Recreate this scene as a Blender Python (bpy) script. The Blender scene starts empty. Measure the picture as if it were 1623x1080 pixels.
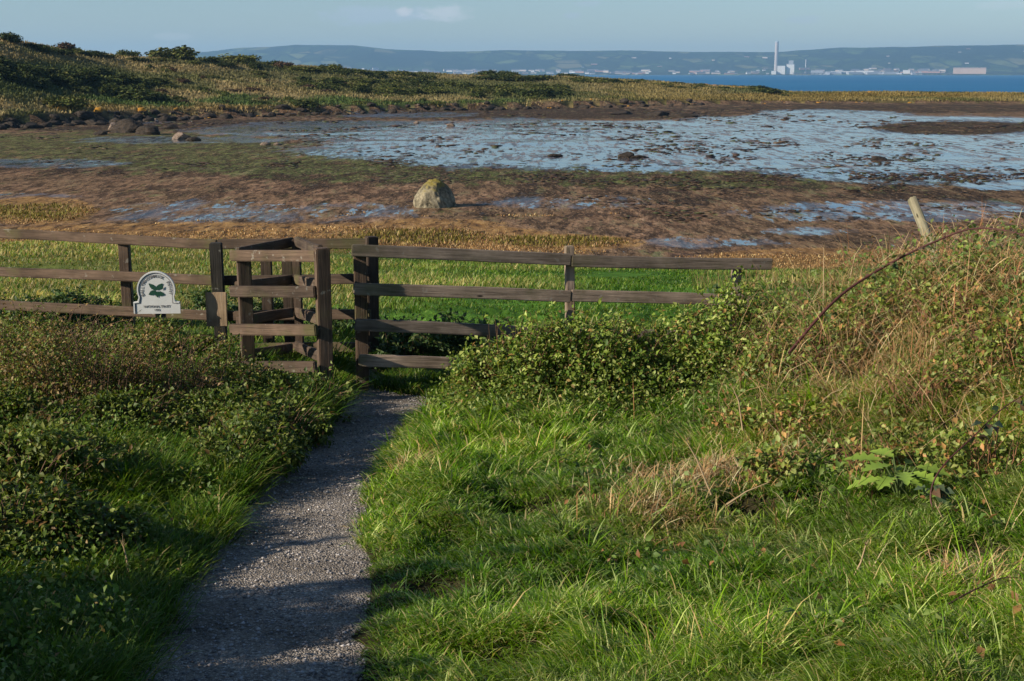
import bpy, math, random
import numpy as np
from mathutils import Vector, Matrix, Euler
rng = np.random.default_rng(7)
random.seed(7)
sc = bpy.context.scene
COL = sc.collection

# ------------------------------------------------------------------ camera
CZ = 7.0
TH = math.radians(11.12)
FPX = 2150.0
cT, sT = math.cos(TH), math.sin(TH)
cam_d = bpy.data.cameras.new('camera'); cam = bpy.data.objects.new('camera', cam_d); COL.objects.link(cam)
cam.location = (0, 0, CZ); cam.rotation_euler = (math.pi/2 - TH, 0, 0)
cam_d.sensor_width = 36; cam_d.lens = 36*FPX/1623; cam_d.clip_start = .1; cam_d.clip_end = 60000
sc.camera = cam

def at(px, py, Z):
    u = (px-811.5)/FPX*Z; v = (540-py)/FPX*Z
    return Vector((u, Z*cT+v*sT, CZ+v*cT-Z*sT))
def proj(x, y, z):
    dz = z-CZ
    Z = y*cT - dz*sT; v = y*sT + dz*cT
    Z = np.where(np.abs(Z) < .1, .1, Z)
    return 811.5+FPX*x/Z, 540-FPX*v/Z, Z

# ------------------------------------------------------------------ numpy noise
def sm(x, a, b):
    t = np.clip((x-a)/(b-a), 0, 1); return t*t*(3-2*t)
_perm = np.random.default_rng(3).random((256, 256))
def vn(x, y):
    xi = np.floor(x).astype(int); yi = np.floor(y).astype(int)
    fx = x-xi; fy = y-yi; fx = fx*fx*(3-2*fx); fy = fy*fy*(3-2*fy)
    g = lambda a, b: _perm[(a*7+b*13) % 256, (b*5+a*3) % 256]
    a = g(xi, yi); b = g(xi+1, yi); c = g(xi, yi+1); d = g(xi+1, yi+1)
    return (a*(1-fx)+b*fx)*(1-fy)+(c*(1-fx)+d*fx)*fy
def fbm(x, y, o=4, s=1.0):
    r = 0; a = .5; x = np.asarray(x)*s; y = np.asarray(y)*s
    for i in range(o):
        r = r+a*vn(x+17.3*i, y-9.1*i); x = x*2.03; y = y*2.03; a *= .5
    return r/(1-.5**o)-.5

# ------------------------------------------------------------------ terrain
def base_h(x, y):
    x = np.asarray(x, float); y = np.asarray(y, float)
    yy = y + (fbm(x, y*0, 3, .15))*3*sm(y, 25, 35)*(1-sm(y, 70, 80)) - 6.5*sm(-x, -2, 9)*sm(y, 18, 42)*(1-sm(y, 54, 72))
    z = np.interp(yy, [-400, -30, 0, 4.2, 10.7, 14, 25, 34, 40, 43, 47, 52, 60, 72, 100],
                  [26, 7.2, 5.3, 5.0, 4.45, 4.2, 3.05, 2.0, 1.36, .85, .38, .22, .1, 0, 0])
    near = 1-sm(y, 30, 40)
    b = sm(x, .9, 3.5)*sm(y, 5, 9.3)*(1-sm(y, 10.6, 14.5))*.80
    b = b + sm(x, 2, 7)*.35*near*(1-sm(y, 14, 30)) + sm(-x, 1.6, 5)*.28*(1-sm(y, 9, 14))
    b = b + fbm(x, y, 3, .35)*.12*near*sm(y, 11, 20)
    return z + b*near
# headland tables (column in the photo -> azimuth), shoreline distance, crest distance, crest elevation angle
_T = [(-1400, 150, 150, 17), (-600, 170, 200, 15), (-200, 185, 240, 13.6), (0, 193, 270, None, 62), (100, 205, 290, None, 80), (200, 216, 310, None, 92), (270, 222, 315, None, 93), (340, 228, 330, None, 95),
      (450, 238, 350, None, 105), (520, 245, 355, None, 109), (600, 256, 370, None, 117), (700, 269, 380, None, 119.5), (800, 280, 400, None, 119.5), (900, 290, 400, None, 121.5),
      (1000, 305, 405, None, 126.5), (1100, 325, 410, None, 133), (1200, 335, 415, None, 138), (1250, 340, 418, None, 146.5), (1300, 345, 420, None, 147), (1400, 350, 420, None, 146), (1500, 350, 425, None, 147.5), (1623, 350, 430, None, 148), (2400, 360, 430, 1.2), (3400, 300, 400, 2.5)]
_az, _ds, _dc, _hc = [], [], [], []
for t in _T:
    _az.append(math.atan((t[0]-811.5)/FPX/1.019)); _ds.append(t[1]); _dc.append(t[2])
    if t[3] is not None: _hc.append(t[3])
    else:
        el = math.atan((540-t[4])/FPX*1/math.sqrt(1+((t[0]-811.5)/FPX)**2))  # approximate
        # exact height: follow the ray of the pixel to crest distance
        u = (t[0]-811.5)/FPX; v = (540-t[4])/FPX
        X, Y, Zz = u, cT+v*sT, v*cT-sT
        _hc.append(CZ + Zz/math.hypot(X, Y)*t[2])
def head_tab(az):
    return np.interp(az, _az, _ds), np.interp(az, _az, _dc), np.interp(az, _az, _hc)
def head_h(x, y):
    r = np.hypot(x, y); az = np.arctan2(x, y)
    Ds, Dc, Hc = head_tab(az)
    Ds = Ds + fbm(x, y, 3, .05)*16
    u = r-Ds; t = np.clip(u/(Dc-Ds), 0, 1)
    bank = 1.15*np.clip(Hc/6, .45, 1)
    z = bank*sm(u, 0, 3.5) + (Hc-bank)*(.35*sm(t, .0, 1)+.65*t) + fbm(x, y, 4, .045)*1.6*sm(t, .05, .3)*np.clip(Hc/6, .25, 1)
    dn = r-Dc
    z = np.where(dn > 0, z - (Hc+3)*sm(dn, 0, 140), z)
    return np.where(u > 0, z, 0.0), u
def in_front(x, y): return (y > 55) & (np.abs(np.arctan2(x, y)) < 1.2)
def ground_h(x, y):
    x = np.asarray(x, float); y = np.asarray(y, float)
    z = base_h(x, y)
    hz, u = head_h(x, y)
    return np.where(y > 60, np.where(u > 0, hz, z), z)

# path edges from the photo, laid on the slope
def on_ground(px, py):
    lo = 2.0; z = 5.
    for i in range(60):
        P = at(px, py, lo); gz = float(base_h(P.x, P.y))
        if P.z <= gz: break
        lo *= 1.03
    a, b = lo/1.03, lo
    for i in range(25):
        m = (a+b)/2; P = at(px, py, m)
        if P.z <= float(base_h(P.x, P.y)): b = m
        else: a = m
    return at(px, py, b)
_pe = [(1080, 225, 600), (1000, 262, 588), (930, 305, 575), (850, 352, 570), (800, 385, 578), (750, 420, 592), (700, 472, 618), (660, 520, 648), (630, 548, 690)]
L = [on_ground(l, y) for y, l, r in _pe]; R = [on_ground(r, y) for y, l, r in _pe]
ly = [-6] + [p.y for p in L] + [L[-1].y+.9, 12.6]; lx = [-1.6] + [p.x for p in L] + [-1.42, -1.50]
ry = [-6] + [p.y for p in R] + [R[-1].y+.6, 12.6]; rx = [-.35] + [p.x for p in R] + [-1.10, -1.15]
def path_edges(y): return np.interp(y, ly, lx), np.interp(y, ry, rx)
PATH_END = 12.4
def path_in(x, y):   # signed distance-ish: >0 inside the path
    a, b = path_edges(y)
    n = fbm(x, y, 3, 3.0)*.2
    d = np.minimum(x-a, b-x)+n
    return np.where(y > PATH_END, -1.0, d)
def tuss(x, y):      # tussocky verge
    m = fbm(x, y, 2, 1.3)*.12 + fbm(x, y, 2, 3.6)*.15 + fbm(x, y, 2, 9)*.04
    return m*(1-sm(y, 16, 30)) - .23*hollow(x, y)
HOL = []
def hollow(x, y):
    r = np.zeros(np.shape(x))
    for hx_, hy_, rx_, ry_, d_ in HOL: r = np.maximum(r, d_*(1-sm(np.hypot((x-hx_)/rx_, (y-hy_)/ry_), .25, 1.0)))
    return r
for hp in ((835, 812, .26, .16, 1), (1180, 812, .24, .2, 1.3), (1345, 712, .16, .2, 1.3), (1062, 640, .4, .22, .9), (690, 940, .2, .16, .8), (1290, 800, .18, .12, .8), (610, 700, .2, .2, .6), (1480, 690, .3, .2, 1), (1330, 600, .3, .3, .9), (1010, 1010, .25, .15, .7), (1250, 905, .3, .14, .7),
           (1540, 900, .3, .2, .9), (870, 690, .3, .2, .5), (1260, 640, .25, .2, 1), (940, 880, .2, .12, .6), (760, 1040, .2, .12, .7), (1450, 1000, .25, .15, .7), (1080, 545, .5, .2, .6)):
    q_ = on_ground(hp[0], hp[1]); HOL.append((q_.x, q_.y, hp[2], hp[3], hp[4]))
def ground_full(x, y):
    z = ground_h(x, y)
    p = path_in(x, y)
    out = sm(-p, .0, .35)
    z = z + tuss(x, y)*out + .035*out*(1-sm(y, 14, 30)) - .03*sm(p, -.05, .08)
    return z

# ------------------------------------------------------------------ mesh helpers
def mesh_np(name, V, faces, col=None, smooth=False, attrs=None):
    """faces: list of int arrays (n,k)"""
    me = bpy.data.meshes.new(name)
    V = np.ascontiguousarray(V, np.float32)
    me.vertices.add(len(V)); me.vertices.foreach_set('co', V.ravel())
    faces = [np.asarray(f, np.int32) for f in faces if len(f)]
    loops = np.concatenate([f.ravel() for f in faces]); tot = np.concatenate([np.full(len(f), f.shape[1], np.int32) for f in faces])
    start = np.concatenate([[0], np.cumsum(tot)[:-1]]).astype(np.int32)
    me.loops.add(len(loops)); me.loops.foreach_set('vertex_index', loops)
    me.polygons.add(len(tot)); me.polygons.foreach_set('loop_start', start); me.polygons.foreach_set('loop_total', tot)
    if smooth: me.polygons.foreach_set('use_smooth', np.ones(len(tot), bool))
    def addc(nm, c):
        c = np.asarray(c, np.float32)
        if c.shape[1] == 3: c = np.concatenate([c, np.ones((len(c), 1), np.float32)], 1)
        a = me.attributes.new(nm, 'FLOAT_COLOR', 'POINT'); a.data.foreach_set('color', np.ascontiguousarray(c).ravel())
    if col is not None: addc('Col', col)
    for k, v in (attrs or {}).items(): addc(k, v)
    me.update(calc_edges=True)
    return me
def link(name, me, mat=None, parent=None, loc=None, rot=None):
    o = bpy.data.objects.new(name, me); COL.objects.link(o)
    if mat is not None and me is not None and not me.materials: me.materials.append(mat)
    if parent is not None: o.parent = parent
    if loc is not None: o.location = loc
    if rot is not None: o.rotation_euler = rot
    return o
def tag(o, label=None, cat=None, group=None, kind=None):
    if label: o['label'] = label
    if cat: o['category'] = cat
    if group: o['group'] = group
    if kind: o['kind'] = kind
    return o
def empty(name, loc, label, cat, group=None, rotz=0):
    o = bpy.data.objects.new(name, None); COL.objects.link(o); o.location = loc; o.rotation_euler = (0, 0, rotz)
    return tag(o, label, cat, group)

# ------------------------------------------------------------------ material helpers
class NT:
    def __init__(s, name):
        s.m = bpy.data.materials.new(name); s.m.use_nodes = True; s.t = s.m.node_tree; s.t.nodes.clear()
        s.out = s.n('ShaderNodeOutputMaterial')
    def n(s, typ, **kw):
        nd = s.t.nodes.new(typ)
        for k, v in kw.items(): setattr(nd, k, v)
        return nd
    def l(s, a, b): s.t.links.new(a, b)
    def val(s, sock, v):
        if hasattr(v, 'links') or isinstance(v, bpy.types.NodeSocket): s.l(v, sock)
        else: sock.default_value = v
    def noise(s, scale, detail=4, rough=.55, vec=None, dist=0):
        nd = s.n('ShaderNodeTexNoise'); nd.inputs['Scale'].default_value = scale; nd.inputs['Detail'].default_value = detail
        nd.inputs['Roughness'].default_value = rough; nd.inputs['Distortion'].default_value = dist
        if vec is not None: s.l(vec, nd.inputs['Vector'])
        return nd.outputs['Fac']
    def ramp(s, fac, stops):
        nd = s.n('ShaderNodeValToRGB'); s.l(fac, nd.inputs['Fac']); e = nd.color_ramp.elements
        e[0].position = stops[0][0]; e[0].color = (*stops[0][1], 1) if len(stops[0][1]) == 3 else stops[0][1]
        e[1].position = stops[-1][0]; e[1].color = (*stops[-1][1], 1)
        for p, c in stops[1:-1]:
            x = e.new(p); x.color = (*c, 1)
        return nd.outputs['Color']
    def mix(s, fac, a, b, typ='MIX'):
        nd = s.n('ShaderNodeMix', data_type='RGBA', blend_type=typ); s.val(nd.inputs[0], fac)
        for sk, v in ((nd.inputs[6], a), (nd.inputs[7], b)):
            if isinstance(v, tuple): sk.default_value = (*v, 1) if len(v) == 3 else v
            else: s.l(v, sk)
        return nd.outputs[2]
    def math(s, op, a, b=0.0, c=None, clamp=False):
        nd = s.n('ShaderNodeMath', operation=op, use_clamp=clamp); s.val(nd.inputs[0], a); s.val(nd.inputs[1], b)
        if c is not None: s.val(nd.inputs[2], c)
        return nd.outputs[0]
    def step(s, v, a, b):
        nd = s.n('ShaderNodeMapRange', interpolation_type='SMOOTHSTEP'); s.val(nd.inputs[0], v); s.val(nd.inputs[1], a); s.val(nd.inputs[2], b)
        return nd.outputs[0]
    def attr(s, name): return s.n('ShaderNodeAttribute', attribute_name=name)
    def bsdf(s, color, rough=.8, spec=.3, normal=None, **kw):
        b = s.n('ShaderNodeBsdfPrincipled')
        if isinstance(color, tuple): b.inputs['Base Color'].default_value = (*color, 1)
        else: s.l(color, b.inputs['Base Color'])
        s.val(b.inputs['Roughness'], rough); s.val(b.inputs['Specular IOR Level'], spec)
        if normal is not None: s.l(normal, b.inputs['Normal'])
        for k, v in kw.items(): s.val(b.inputs[k], v)
        return b.outputs[0]
    def bump(s, h, dist, strength=1.0):
        b = s.n('ShaderNodeBump'); b.inputs['Distance'].default_value = dist; b.inputs['Strength'].default_value = strength
        s.l(h, b.inputs['Height']); return b.outputs[0]
    def pos(s): return s.n('ShaderNodeNewGeometry').outputs['Position']
    def obj(s): return s.n('ShaderNodeTexCoord').outputs['Object']
    def scale(s, v, x, y, z):
        m = s.n('ShaderNodeMapping'); m.inputs['Scale'].default_value = (x, y, z); s.l(v, m.inputs['Vector']); return m.outputs[0]
    def end(s, sh): s.l(sh, s.out.inputs['Surface']); return s.m

def leaf_mat(name, gain=1.0, trans=.35, rough=.5, spec=.35):
    t = NT(name); c = t.attr('Col').outputs['Color']
    oi = t.n('ShaderNodeObjectInfo').outputs['Random']
    c = t.mix(1.0, c, (gain, gain, gain), 'MULTIPLY')
    p = t.bsdf(c, rough, spec)
    tr = t.n('ShaderNodeBsdfTranslucent'); c2 = t.mix(1.0, c, (1.4, 1.35, .75), 'MULTIPLY'); t.l(c2, tr.inputs[0])
    ms = t.n('ShaderNodeMixShader'); ms.inputs[0].default_value = trans; t.l(p, ms.inputs[1]); t.l(tr.outputs[0], ms.inputs[2])
    return t.end(ms.outputs[0])
M_grass = leaf_mat('grass_blades', 1.0, .38, .45, .2)
M_dry = leaf_mat('dry_stems', 1.0, .12, .7, .15)
M_leaf = leaf_mat('leaves', 1.0, .3, .5, .22)
M_scrub = leaf_mat('scrub_leaves', 1.0, .1, .8, .1)

def plain(name, c, rough=.8, spec=.25, ns=6, var=.25, bump=0):
    t = NT(name); nz = t.noise(ns, 5, .6, t.obj())
    a = tuple(x*(1-var) for x in c); b = tuple(min(1, x*(1+var)) for x in c)
    col = t.ramp(nz, [(.3, a), (.7, b)])
    return t.end(t.bsdf(col, rough, spec, t.bump(nz, bump) if bump else None))

# ------------------------------------------------------------------ ground sheet
az_f = np.radians(np.arange(-31, 31.01, .11)); az_c1 = np.radians(np.arange(31.5, 180, 3.0)); az_c2 = -az_c1[::-1]
azs = np.concatenate([az_c2, az_f, az_c1])
rr = [0.3]
while rr[-1] < 57: rr.append(rr[-1]*(1.014 if rr[-1] > 2.5 else 1.1))
for py in np.arange(375, 158, -1.0):
    e = TH-math.atan((540-py)/FPX); r = CZ/math.tan(e)
    if r > rr[-1]+.1: rr.append(r)
while rr[-1] < 480: rr.append(rr[-1]+2.2)
while rr[-1] < 40000: rr.append(rr[-1]*1.06)
rr = np.array(rr)
A, Rr = np.meshgrid(azs, rr)
GX = Rr*np.sin(A); GY = Rr*np.cos(A)
GZ = ground_full(GX, GY)
far = Rr > 600
back = (GY < -40) | (np.abs(A) > 1.3)
GZ = np.where(far & ~back, -4.0, GZ)
GZ = np.where(back & (Rr > 40), np.minimum(GZ, 12)+0*GZ, GZ)
Ds, Dc, Hc = head_tab(A)
_, U = head_h(GX, GY)
flat = (GY > 50) & (U < 0) & (np.abs(A) < 1.2)
# mud relief
mud = fbm(GX, GY, 4, .12)*.16 + fbm(GX, GY, 3, .9)*.05
GZ = np.where(flat, GZ + mud*sm(GY, 50, 62), GZ)
nr, na = GX.shape
V = np.stack([GX, GY, GZ], -1).reshape(-1, 3)
idx = np.arange(nr*na).reshape(nr, na)
Q = np.stack([idx[:-1, :-1], idx[:-1, 1:], idx[1:, 1:], idx[1:, :-1]], -1)[:, :, ::-1]
ff = flat[:-1, :-1]
PX, PY, PZ = proj(GX, GY, GZ)

def zone(lst, px=None, py=None):
    px = PX if px is None else px; py = PY if py is None else py
    r = np.zeros(px.shape)
    for cx, cy, rx_, ry_, w in lst:
        r = np.maximum(r, w*(1-sm(np.hypot((px-cx)/rx_, (py-cy)/ry_), .55, 1.25)))
    return r
wob = fbm(GX, GY, 3, .06)*30*1.0
pyw = PY + wob*np.clip((PY-150)/150, .12, 1)*.6
# flats: real patches of water, algae, weed, salt-marsh
water = zone([(1250, 205, 620, 24, 1.3), (1100, 238, 640, 32, 1.2), (1500, 250, 330, 46, 1), (1290, 182, 160, 9, 1), (760, 212, 360, 18, .95), (480, 207, 200, 11, .75), (300, 222, 200, 7, .6), (560, 196, 200, 6, .6), (1600, 290, 110, 14, .9),
              (330, 340, 240, 26, .37), (560, 333, 150, 12, .36), (60, 262, 160, 8, .6), (1420, 335, 300, 18, .52), (1120, 385, 130, 14, .5), (220, 193, 60, 5, .6), (900, 320, 160, 10, .4), (1280, 365, 90, 8, .45),
              (30, 312, 110, 8, .55), (1600, 192, 200, 3, .8), (650, 182, 130, 6, .5)], PX, pyw)
water = np.where((PX > 1800) | (PX < -150), .5, water)
water *= 1-zone([(1520, 203, 170, 13, 1), (1150, 178, 60, 7, 1), (980, 186, 130, 7, 1)], PX, PY)
algae = zone([(150, 235, 420, 30, 1), (420, 255, 380, 22, .95), (800, 275, 450, 17, .7), (1150, 290, 380, 16, .6), (420, 215, 160, 12, .5), (60, 335, 90, 18, .5)], PX, pyw)
weed = zone([(700, 272, 420, 20, .9), (1200, 285, 560, 20, .8), (250, 270, 420, 14, .6), (300, 198, 420, 12, .9), (800, 180, 420, 11, 1), (1520, 203, 175, 14, 1), (1400, 172, 420, 9, .8), (1100, 310, 500, 14, .45), (1500, 310, 200, 14, .6), (600, 300, 500, 12, .3)], PX, pyw)
tan = zone([(380, 385, 560, 34, 1), (60, 335, 100, 26, 1), (650, 372, 240, 24, 1), (880, 385, 150, 17, 1), (1480, 425, 330, 30, 1), (700, 350, 120, 10, .6), (1300, 410, 200, 16, .8)], PX, pyw)
olive = zone([(50, 335, 90, 16, 1), (650, 376, 130, 13, .9), (885, 382, 115, 11, 1), (160, 345, 70, 9, .5)], PX, PY)
water *= 1-np.clip(tan*1.2, 0, 1)
fl = np.stack([water, algae, weed, tan], -1).reshape(-1, 4); fl2 = np.stack([olive, water*0, water*0], -1).reshape(-1, 3)
# land colours
def land_color(x, y, px, py):
    n1 = fbm(x, y, 4, .5)+.5; n2 = fbm(x, y, 3, .08)+.5
    r = np.hypot(x, y)
    c = np.zeros(x.shape+(3,))
    green = np.array([.045, .085, .014]); soil = np.array([.035, .032, .016]); tanc = np.array([.17, .125, .05]); bright = np.array([.07, .16, .02])
    near = (soil*.8)[None, None, :] + 0*c if x.ndim == 2 else soil*.8+0*c
    mead = bright*(.6+.6*n1[..., None]); yel = np.array([.15, .14, .04])
    k = sm(-x, 0, 8)[..., None]*.7
    mead = mead*(1-k)+yel*k
    f = sm(y, 12, 15)[..., None]
    c = near*(1-f)+mead*f
    f = sm(y, 37, 40)[..., None]*(1-sm(y, 100, 120))[..., None]
    c = c*(1-f)+np.array([.22, .13, .05])*(.7+.6*n1[..., None])*f
    # headland
    hl = (np.array([.31, .23, .105])*(1-.75*sm(n2, .5, .68)[..., None])+np.array([.085, .10, .03])*.75*sm(n2, .5, .68)[..., None])*(.7+.6*n1[..., None])
    z1 = (.25+1.3*sm(fbm(x, y, 4, .12), -.1, .12))*zone([(280, 160, 260, 12, .8), (560, 160, 330, 8, .8), (60, 175, 90, 10, .6), (800, 155, 140, 5, .4)], px, py); z1 = np.clip(z1, 0, 1)[..., None]
    z2 = zone([(60, 125, 190, 34, 1), (500, 118, 230, 14, .7), (700, 138, 280, 17, .85), (850, 150, 130, 12, .6), (1190, 146, 60, 6, .7), (350, 98, 160, 8, .7), (150, 82, 160, 8, .7)], px, py)[..., None]
    z3 = zone([(980, 168, 70, 4, 1), (150, 172, 90, 6, .5), (620, 172, 420, 4, .8), (1400, 152, 300, 4, .8), (1200, 158, 200, 4, .5)], px, py)[..., None]
    hl = hl*(1-z1)+np.array([.075, .11, .028])*(.6+.8*n1[..., None])*z1
    hl = hl*(1-z2)+np.array([.07, .085, .025])*(.7+.6*n1[..., None])*z2
    hl = hl*(1-z3)+np.array([.26, .175, .06])*(.7+.6*n1[..., None])*z3
    fr = (px > 950)[..., None]
    hl = np.where(fr & (z2 < .3), hl*np.array([.72, .76, .62]), hl)
    f = (r > 120)[..., None]
    c = np.where(f, hl, c)
    return c
lc = land_color(GX, GY, PX, PY)
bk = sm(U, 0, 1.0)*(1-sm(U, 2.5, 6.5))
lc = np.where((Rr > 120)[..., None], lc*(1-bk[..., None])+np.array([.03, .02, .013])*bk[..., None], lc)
lc = lc.reshape(-1, 3)

def submesh(name, mask, col, attrs, mat, smooth=True):
    q = Q[mask]; u, inv = np.unique(q.ravel(), return_inverse=True)
    me = mesh_np(name, V[u], [inv.reshape(-1, 4)], col[u] if col is not None else None, smooth, {k: v[u] for k, v in (attrs or {}).items()})
    return link(name, me, mat)
t = NT('land'); P = t.pos(); c = t.attr('Col').outputs['Color']
n1 = t.noise(2.5, 6, .65, P); n2 = t.noise(.22, 6, .7, P)
c = t.mix(1.0, c, t.ramp(n1, [(.3, (.55, .55, .55)), (.7, (1.4, 1.4, 1.4))]), 'MULTIPLY')
c = t.mix(1.0, c, t.ramp(n2, [(.35, (.6, .68, .6)), (.65, (1.4, 1.3, 1.3))]), 'MULTIPLY')
M_land = t.end(t.bsdf(c, .95, .05, t.bump(n1, .12, .6)))
t = NT('tidal_mud'); P = t.pos(); F = t.n('ShaderNodeSeparateColor'); fa = t.attr('flat'); t.l(fa.outputs['Color'], F.inputs[0]); tanA = fa.outputs['Alpha']
ol = t.attr('olive').outputs['Fac']
wat, alg, wee = F.outputs[0], F.outputs[1], F.outputs[2]
Ps = t.scale(P, 1, .28, 1)
na_ = t.noise(.35, 8, .72, Ps, .4); nb = t.noise(1.6, 7, .75, Ps, .3); nc = t.noise(6, 4, .7, Ps); nd_ = t.noise(.11, 6, .65, t.scale(P, 1, .5, 1))
nmix = t.math('ADD', t.math('MULTIPLY', na_, .6), t.math('MULTIPLY', nb, .4))
mudc = t.ramp(nb, [(.36, (.045, .026, .016)), (.47, (.15, .085, .046)), (.56, (.28, .165, .092)), (.66, (.40, .27, .165))])
mudc = t.mix(t.math('MULTIPLY', t.step(nd_, .42, .58), .7), mudc, (.16, .10, .05))
weedc = t.ramp(nc, [(.3, (.012, .008, .004)), (.55, (.035, .02, .009)), (.75, (.085, .05, .018))])
wm = t.step(t.math('ADD', nmix, t.math('MULTIPLY', wee, .13)), .545, .60)
c = t.mix(wm, mudc, weedc)
algc = t.ramp(nb, [(.36, (.02, .022, .008)), (.5, (.07, .085, .02)), (.64, (.17, .19, .05))])
am = t.step(t.math('ADD', t.noise(.5, 6, .7, Ps), t.math('MULTIPLY', alg, .22)), .56, .68)
c = t.mix(t.math('MULTIPLY', am, .9), c, algc)
bk = t.noise(.9, 7, .75, t.scale(P, 1, .2, 1), .3)
c = t.mix(t.math('MULTIPLY', t.step(bk, .5, .56), .7), c, weedc)
c = t.mix(t.math('MULTIPLY', t.math('SUBTRACT', 1, t.step(bk, .38, .44)), .5), c, (.22, .2, .1))
tanc = t.ramp(nb, [(.38, (.11, .055, .02)), (.5, (.25, .135, .045)), (.64, (.42, .25, .09))])
tanc = t.mix(t.math('MULTIPLY', ol, .85), tanc, t.ramp(nb, [(.3, (.06, .05, .01)), (.7, (.17, .14, .025))]))
tm = t.step(t.math('ADD', tanA, t.math('MULTIPLY', t.math('SUBTRACT', nmix, .5), 1.2)), .3, .55)
c = t.mix(tm, c, tanc)
sp = t.noise(2.6, 5, .7, t.scale(P, 1, .22, 1), .2); sp2 = t.noise(5.5, 4, .7, t.scale(P, 1, .3, 1))
c = t.mix(t.math('MULTIPLY', t.step(sp, .54, .60), .85), c, weedc)
c = t.mix(t.math('MULTIPLY', t.step(sp2, .56, .64), .55), c, (.40, .26, .15))
ng = t.math('ADD', t.math('MULTIPLY', t.noise(1.5, 8, .78, t.scale(P, .7, .2, 1), .3), .65), t.math('MULTIPLY', sp, -.35)); ng = t.math('ADD', ng, .35)
wv = t.math('ADD', t.math('MULTIPLY', t.math('SUBTRACT', ng, .5), 4.2), t.math('ADD', t.math('MULTIPLY', t.math('SUBTRACT', nd_, .5), 1.2), t.math('MULTIPLY', wat, 1.25)))
wetm = t.math('MULTIPLY', t.step(wv, .58, .74), t.math('SUBTRACT', 1, tm))
br1 = t.noise(1.1, 7, .75, t.scale(P, 1, .16, 1), .4); br2 = t.noise(.22, 5, .65, t.scale(P, 1, .3, 1))
wetm = t.math('MULTIPLY', wetm, t.math('SUBTRACT', 1, t.math('MULTIPLY', t.step(t.math('ADD', br1, t.math('MULTIPLY', br2, .35)), .675, .735), .9)))
dampm = t.step(t.math('ADD', t.math('MULTIPLY', t.math('SUBTRACT', na_, .5), 2.0), wat), .25, .5)
mudb = t.bsdf(c, t.math('SUBTRACT', .85, t.math('MULTIPLY', dampm, .48)), t.math('ADD', .1, t.math('MULTIPLY', dampm, .5)), t.bump(nb, .25, .8))
wb = t.bsdf((.05, .055, .065), .07, .5, t.bump(t.noise(3, 3, .5, P), .008, .6), IOR=1.5)
ms = t.n('ShaderNodeMixShader'); t.l(wetm, ms.inputs[0]); t.l(mudb, ms.inputs[1]); t.l(wb, ms.inputs[2])
M_mud = t.end(ms.outputs[0])
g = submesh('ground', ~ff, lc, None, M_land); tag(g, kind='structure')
g = submesh('mudflat', ff, None, {'flat': fl, 'olive': fl2}, M_mud); tag(g, kind='structure')

# ------------------------------------------------------------------ sea
sx = [-30000, 30000]
V_s = []; th_ = np.radians(np.linspace(-75, 75, 60)); rs = np.array([300, 600, 1200, 2500, 5000, 8000, 9500])
aa, r2 = np.meshgrid(th_, rs); Vs = np.stack([r2*np.sin(aa), r2*np.cos(aa), 0*aa-1.0], -1).reshape(-1, 3)
ii = np.arange(len(Vs)).reshape(aa.shape); qs = np.stack([ii[:-1, :-1], ii[1:, :-1], ii[1:, 1:], ii[:-1, 1:]], -1).reshape(-1, 4)
t = NT('sea_water'); P = t.pos()
nz = t.noise(.12, 5, .6, t.scale(P, 1, 1, 1)); n3 = t.noise(.0035, 3, .6, t.scale(P, .5, 2, 1))
c = t.ramp(n3, [(.35, (.02, .12, .25)), (.65, (.03, .15, .29))])
M_sea = t.end(t.bsdf(c, .55, .12, t.bump(nz, 1.5, 1.0)))
tag(link('sea', mesh_np('sea', Vs, [qs[:, ::-1]]), M_sea), kind='structure')

# ------------------------------------------------------------------ far hills
_H = [(-900, 60), (-300, 72), (200, 95), (330, 83), (380, 76), (470, 71), (560, 73), (620, 79), (700, 83), (800, 81), (900, 82), (1000, 81), (1100, 83), (1230, 82), (1330, 76), (1450, 74), (1623, 71), (2300, 62)]
_Haz = [math.atan((a-811.5)/FPX/1.02) for a, b in _H]; _Hh = []
RC = 10800.
for a, b in _H:
    u = (a-811.5)/FPX; v = (540-b)/FPX; _Hh.append(CZ+(v*cT-sT)/math.hypot(u, cT+v*sT)*RC)
def hill_h(x, y):
    r = np.hypot(x, y); az = np.arctan2(x, y)
    Hh = np.interp(az, _Haz, _Hh)
    t_ = np.clip((r-8480)/(RC-8480), 0, 1)
    z = 3+ (Hh-3)*(.25*t_+.75*sm(t_, .12, 1.0)) + fbm(x, y, 5, .0016)*70*sm(t_, .1, .5)*(1-.8*sm(t_, .75, 1)) + fbm(x, y, 4, .006)*8*sm(t_, .5, 1)
    z = np.where(r > RC, z-(r-RC)*.05, z)
    return np.where(r < 8480, -5, z)
ha = np.radians(np.arange(-34, 34.01, .09)); hr = np.concatenate([[8450, 8479, 8481], np.linspace(8520, RC, 60), [RC+300, RC+900, RC+2500]])
aa, r2 = np.meshgrid(ha, hr); hx = r2*np.sin(aa); hy = r2*np.cos(aa); hz = hill_h(hx, hy)
Vh = np.stack([hx, hy, hz], -1).reshape(-1, 3); ii = np.arange(len(Vh)).reshape(aa.shape)
qh = np.stack([ii[:-1, :-1], ii[:-1, 1:], ii[1:, 1:], ii[1:, :-1]], -1).reshape(-1, 4)[:, ::-1]
t = NT('farmland'); P = t.pos()
vo = t.n('ShaderNodeTexVoronoi', feature='F1'); vo.inputs['Scale'].default_value = .0075; t.l(t.scale(P, 1, .5, .0), vo.inputs['Vector'])
c = t.ramp(t.n('ShaderNodeSeparateColor').outputs[0], [(0, (.04, .05, .02)), (1, (.1, .1, .05))])
sep = t.n('ShaderNodeSeparateColor'); t.l(vo.outputs['Color'], sep.inputs[0])
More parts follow.
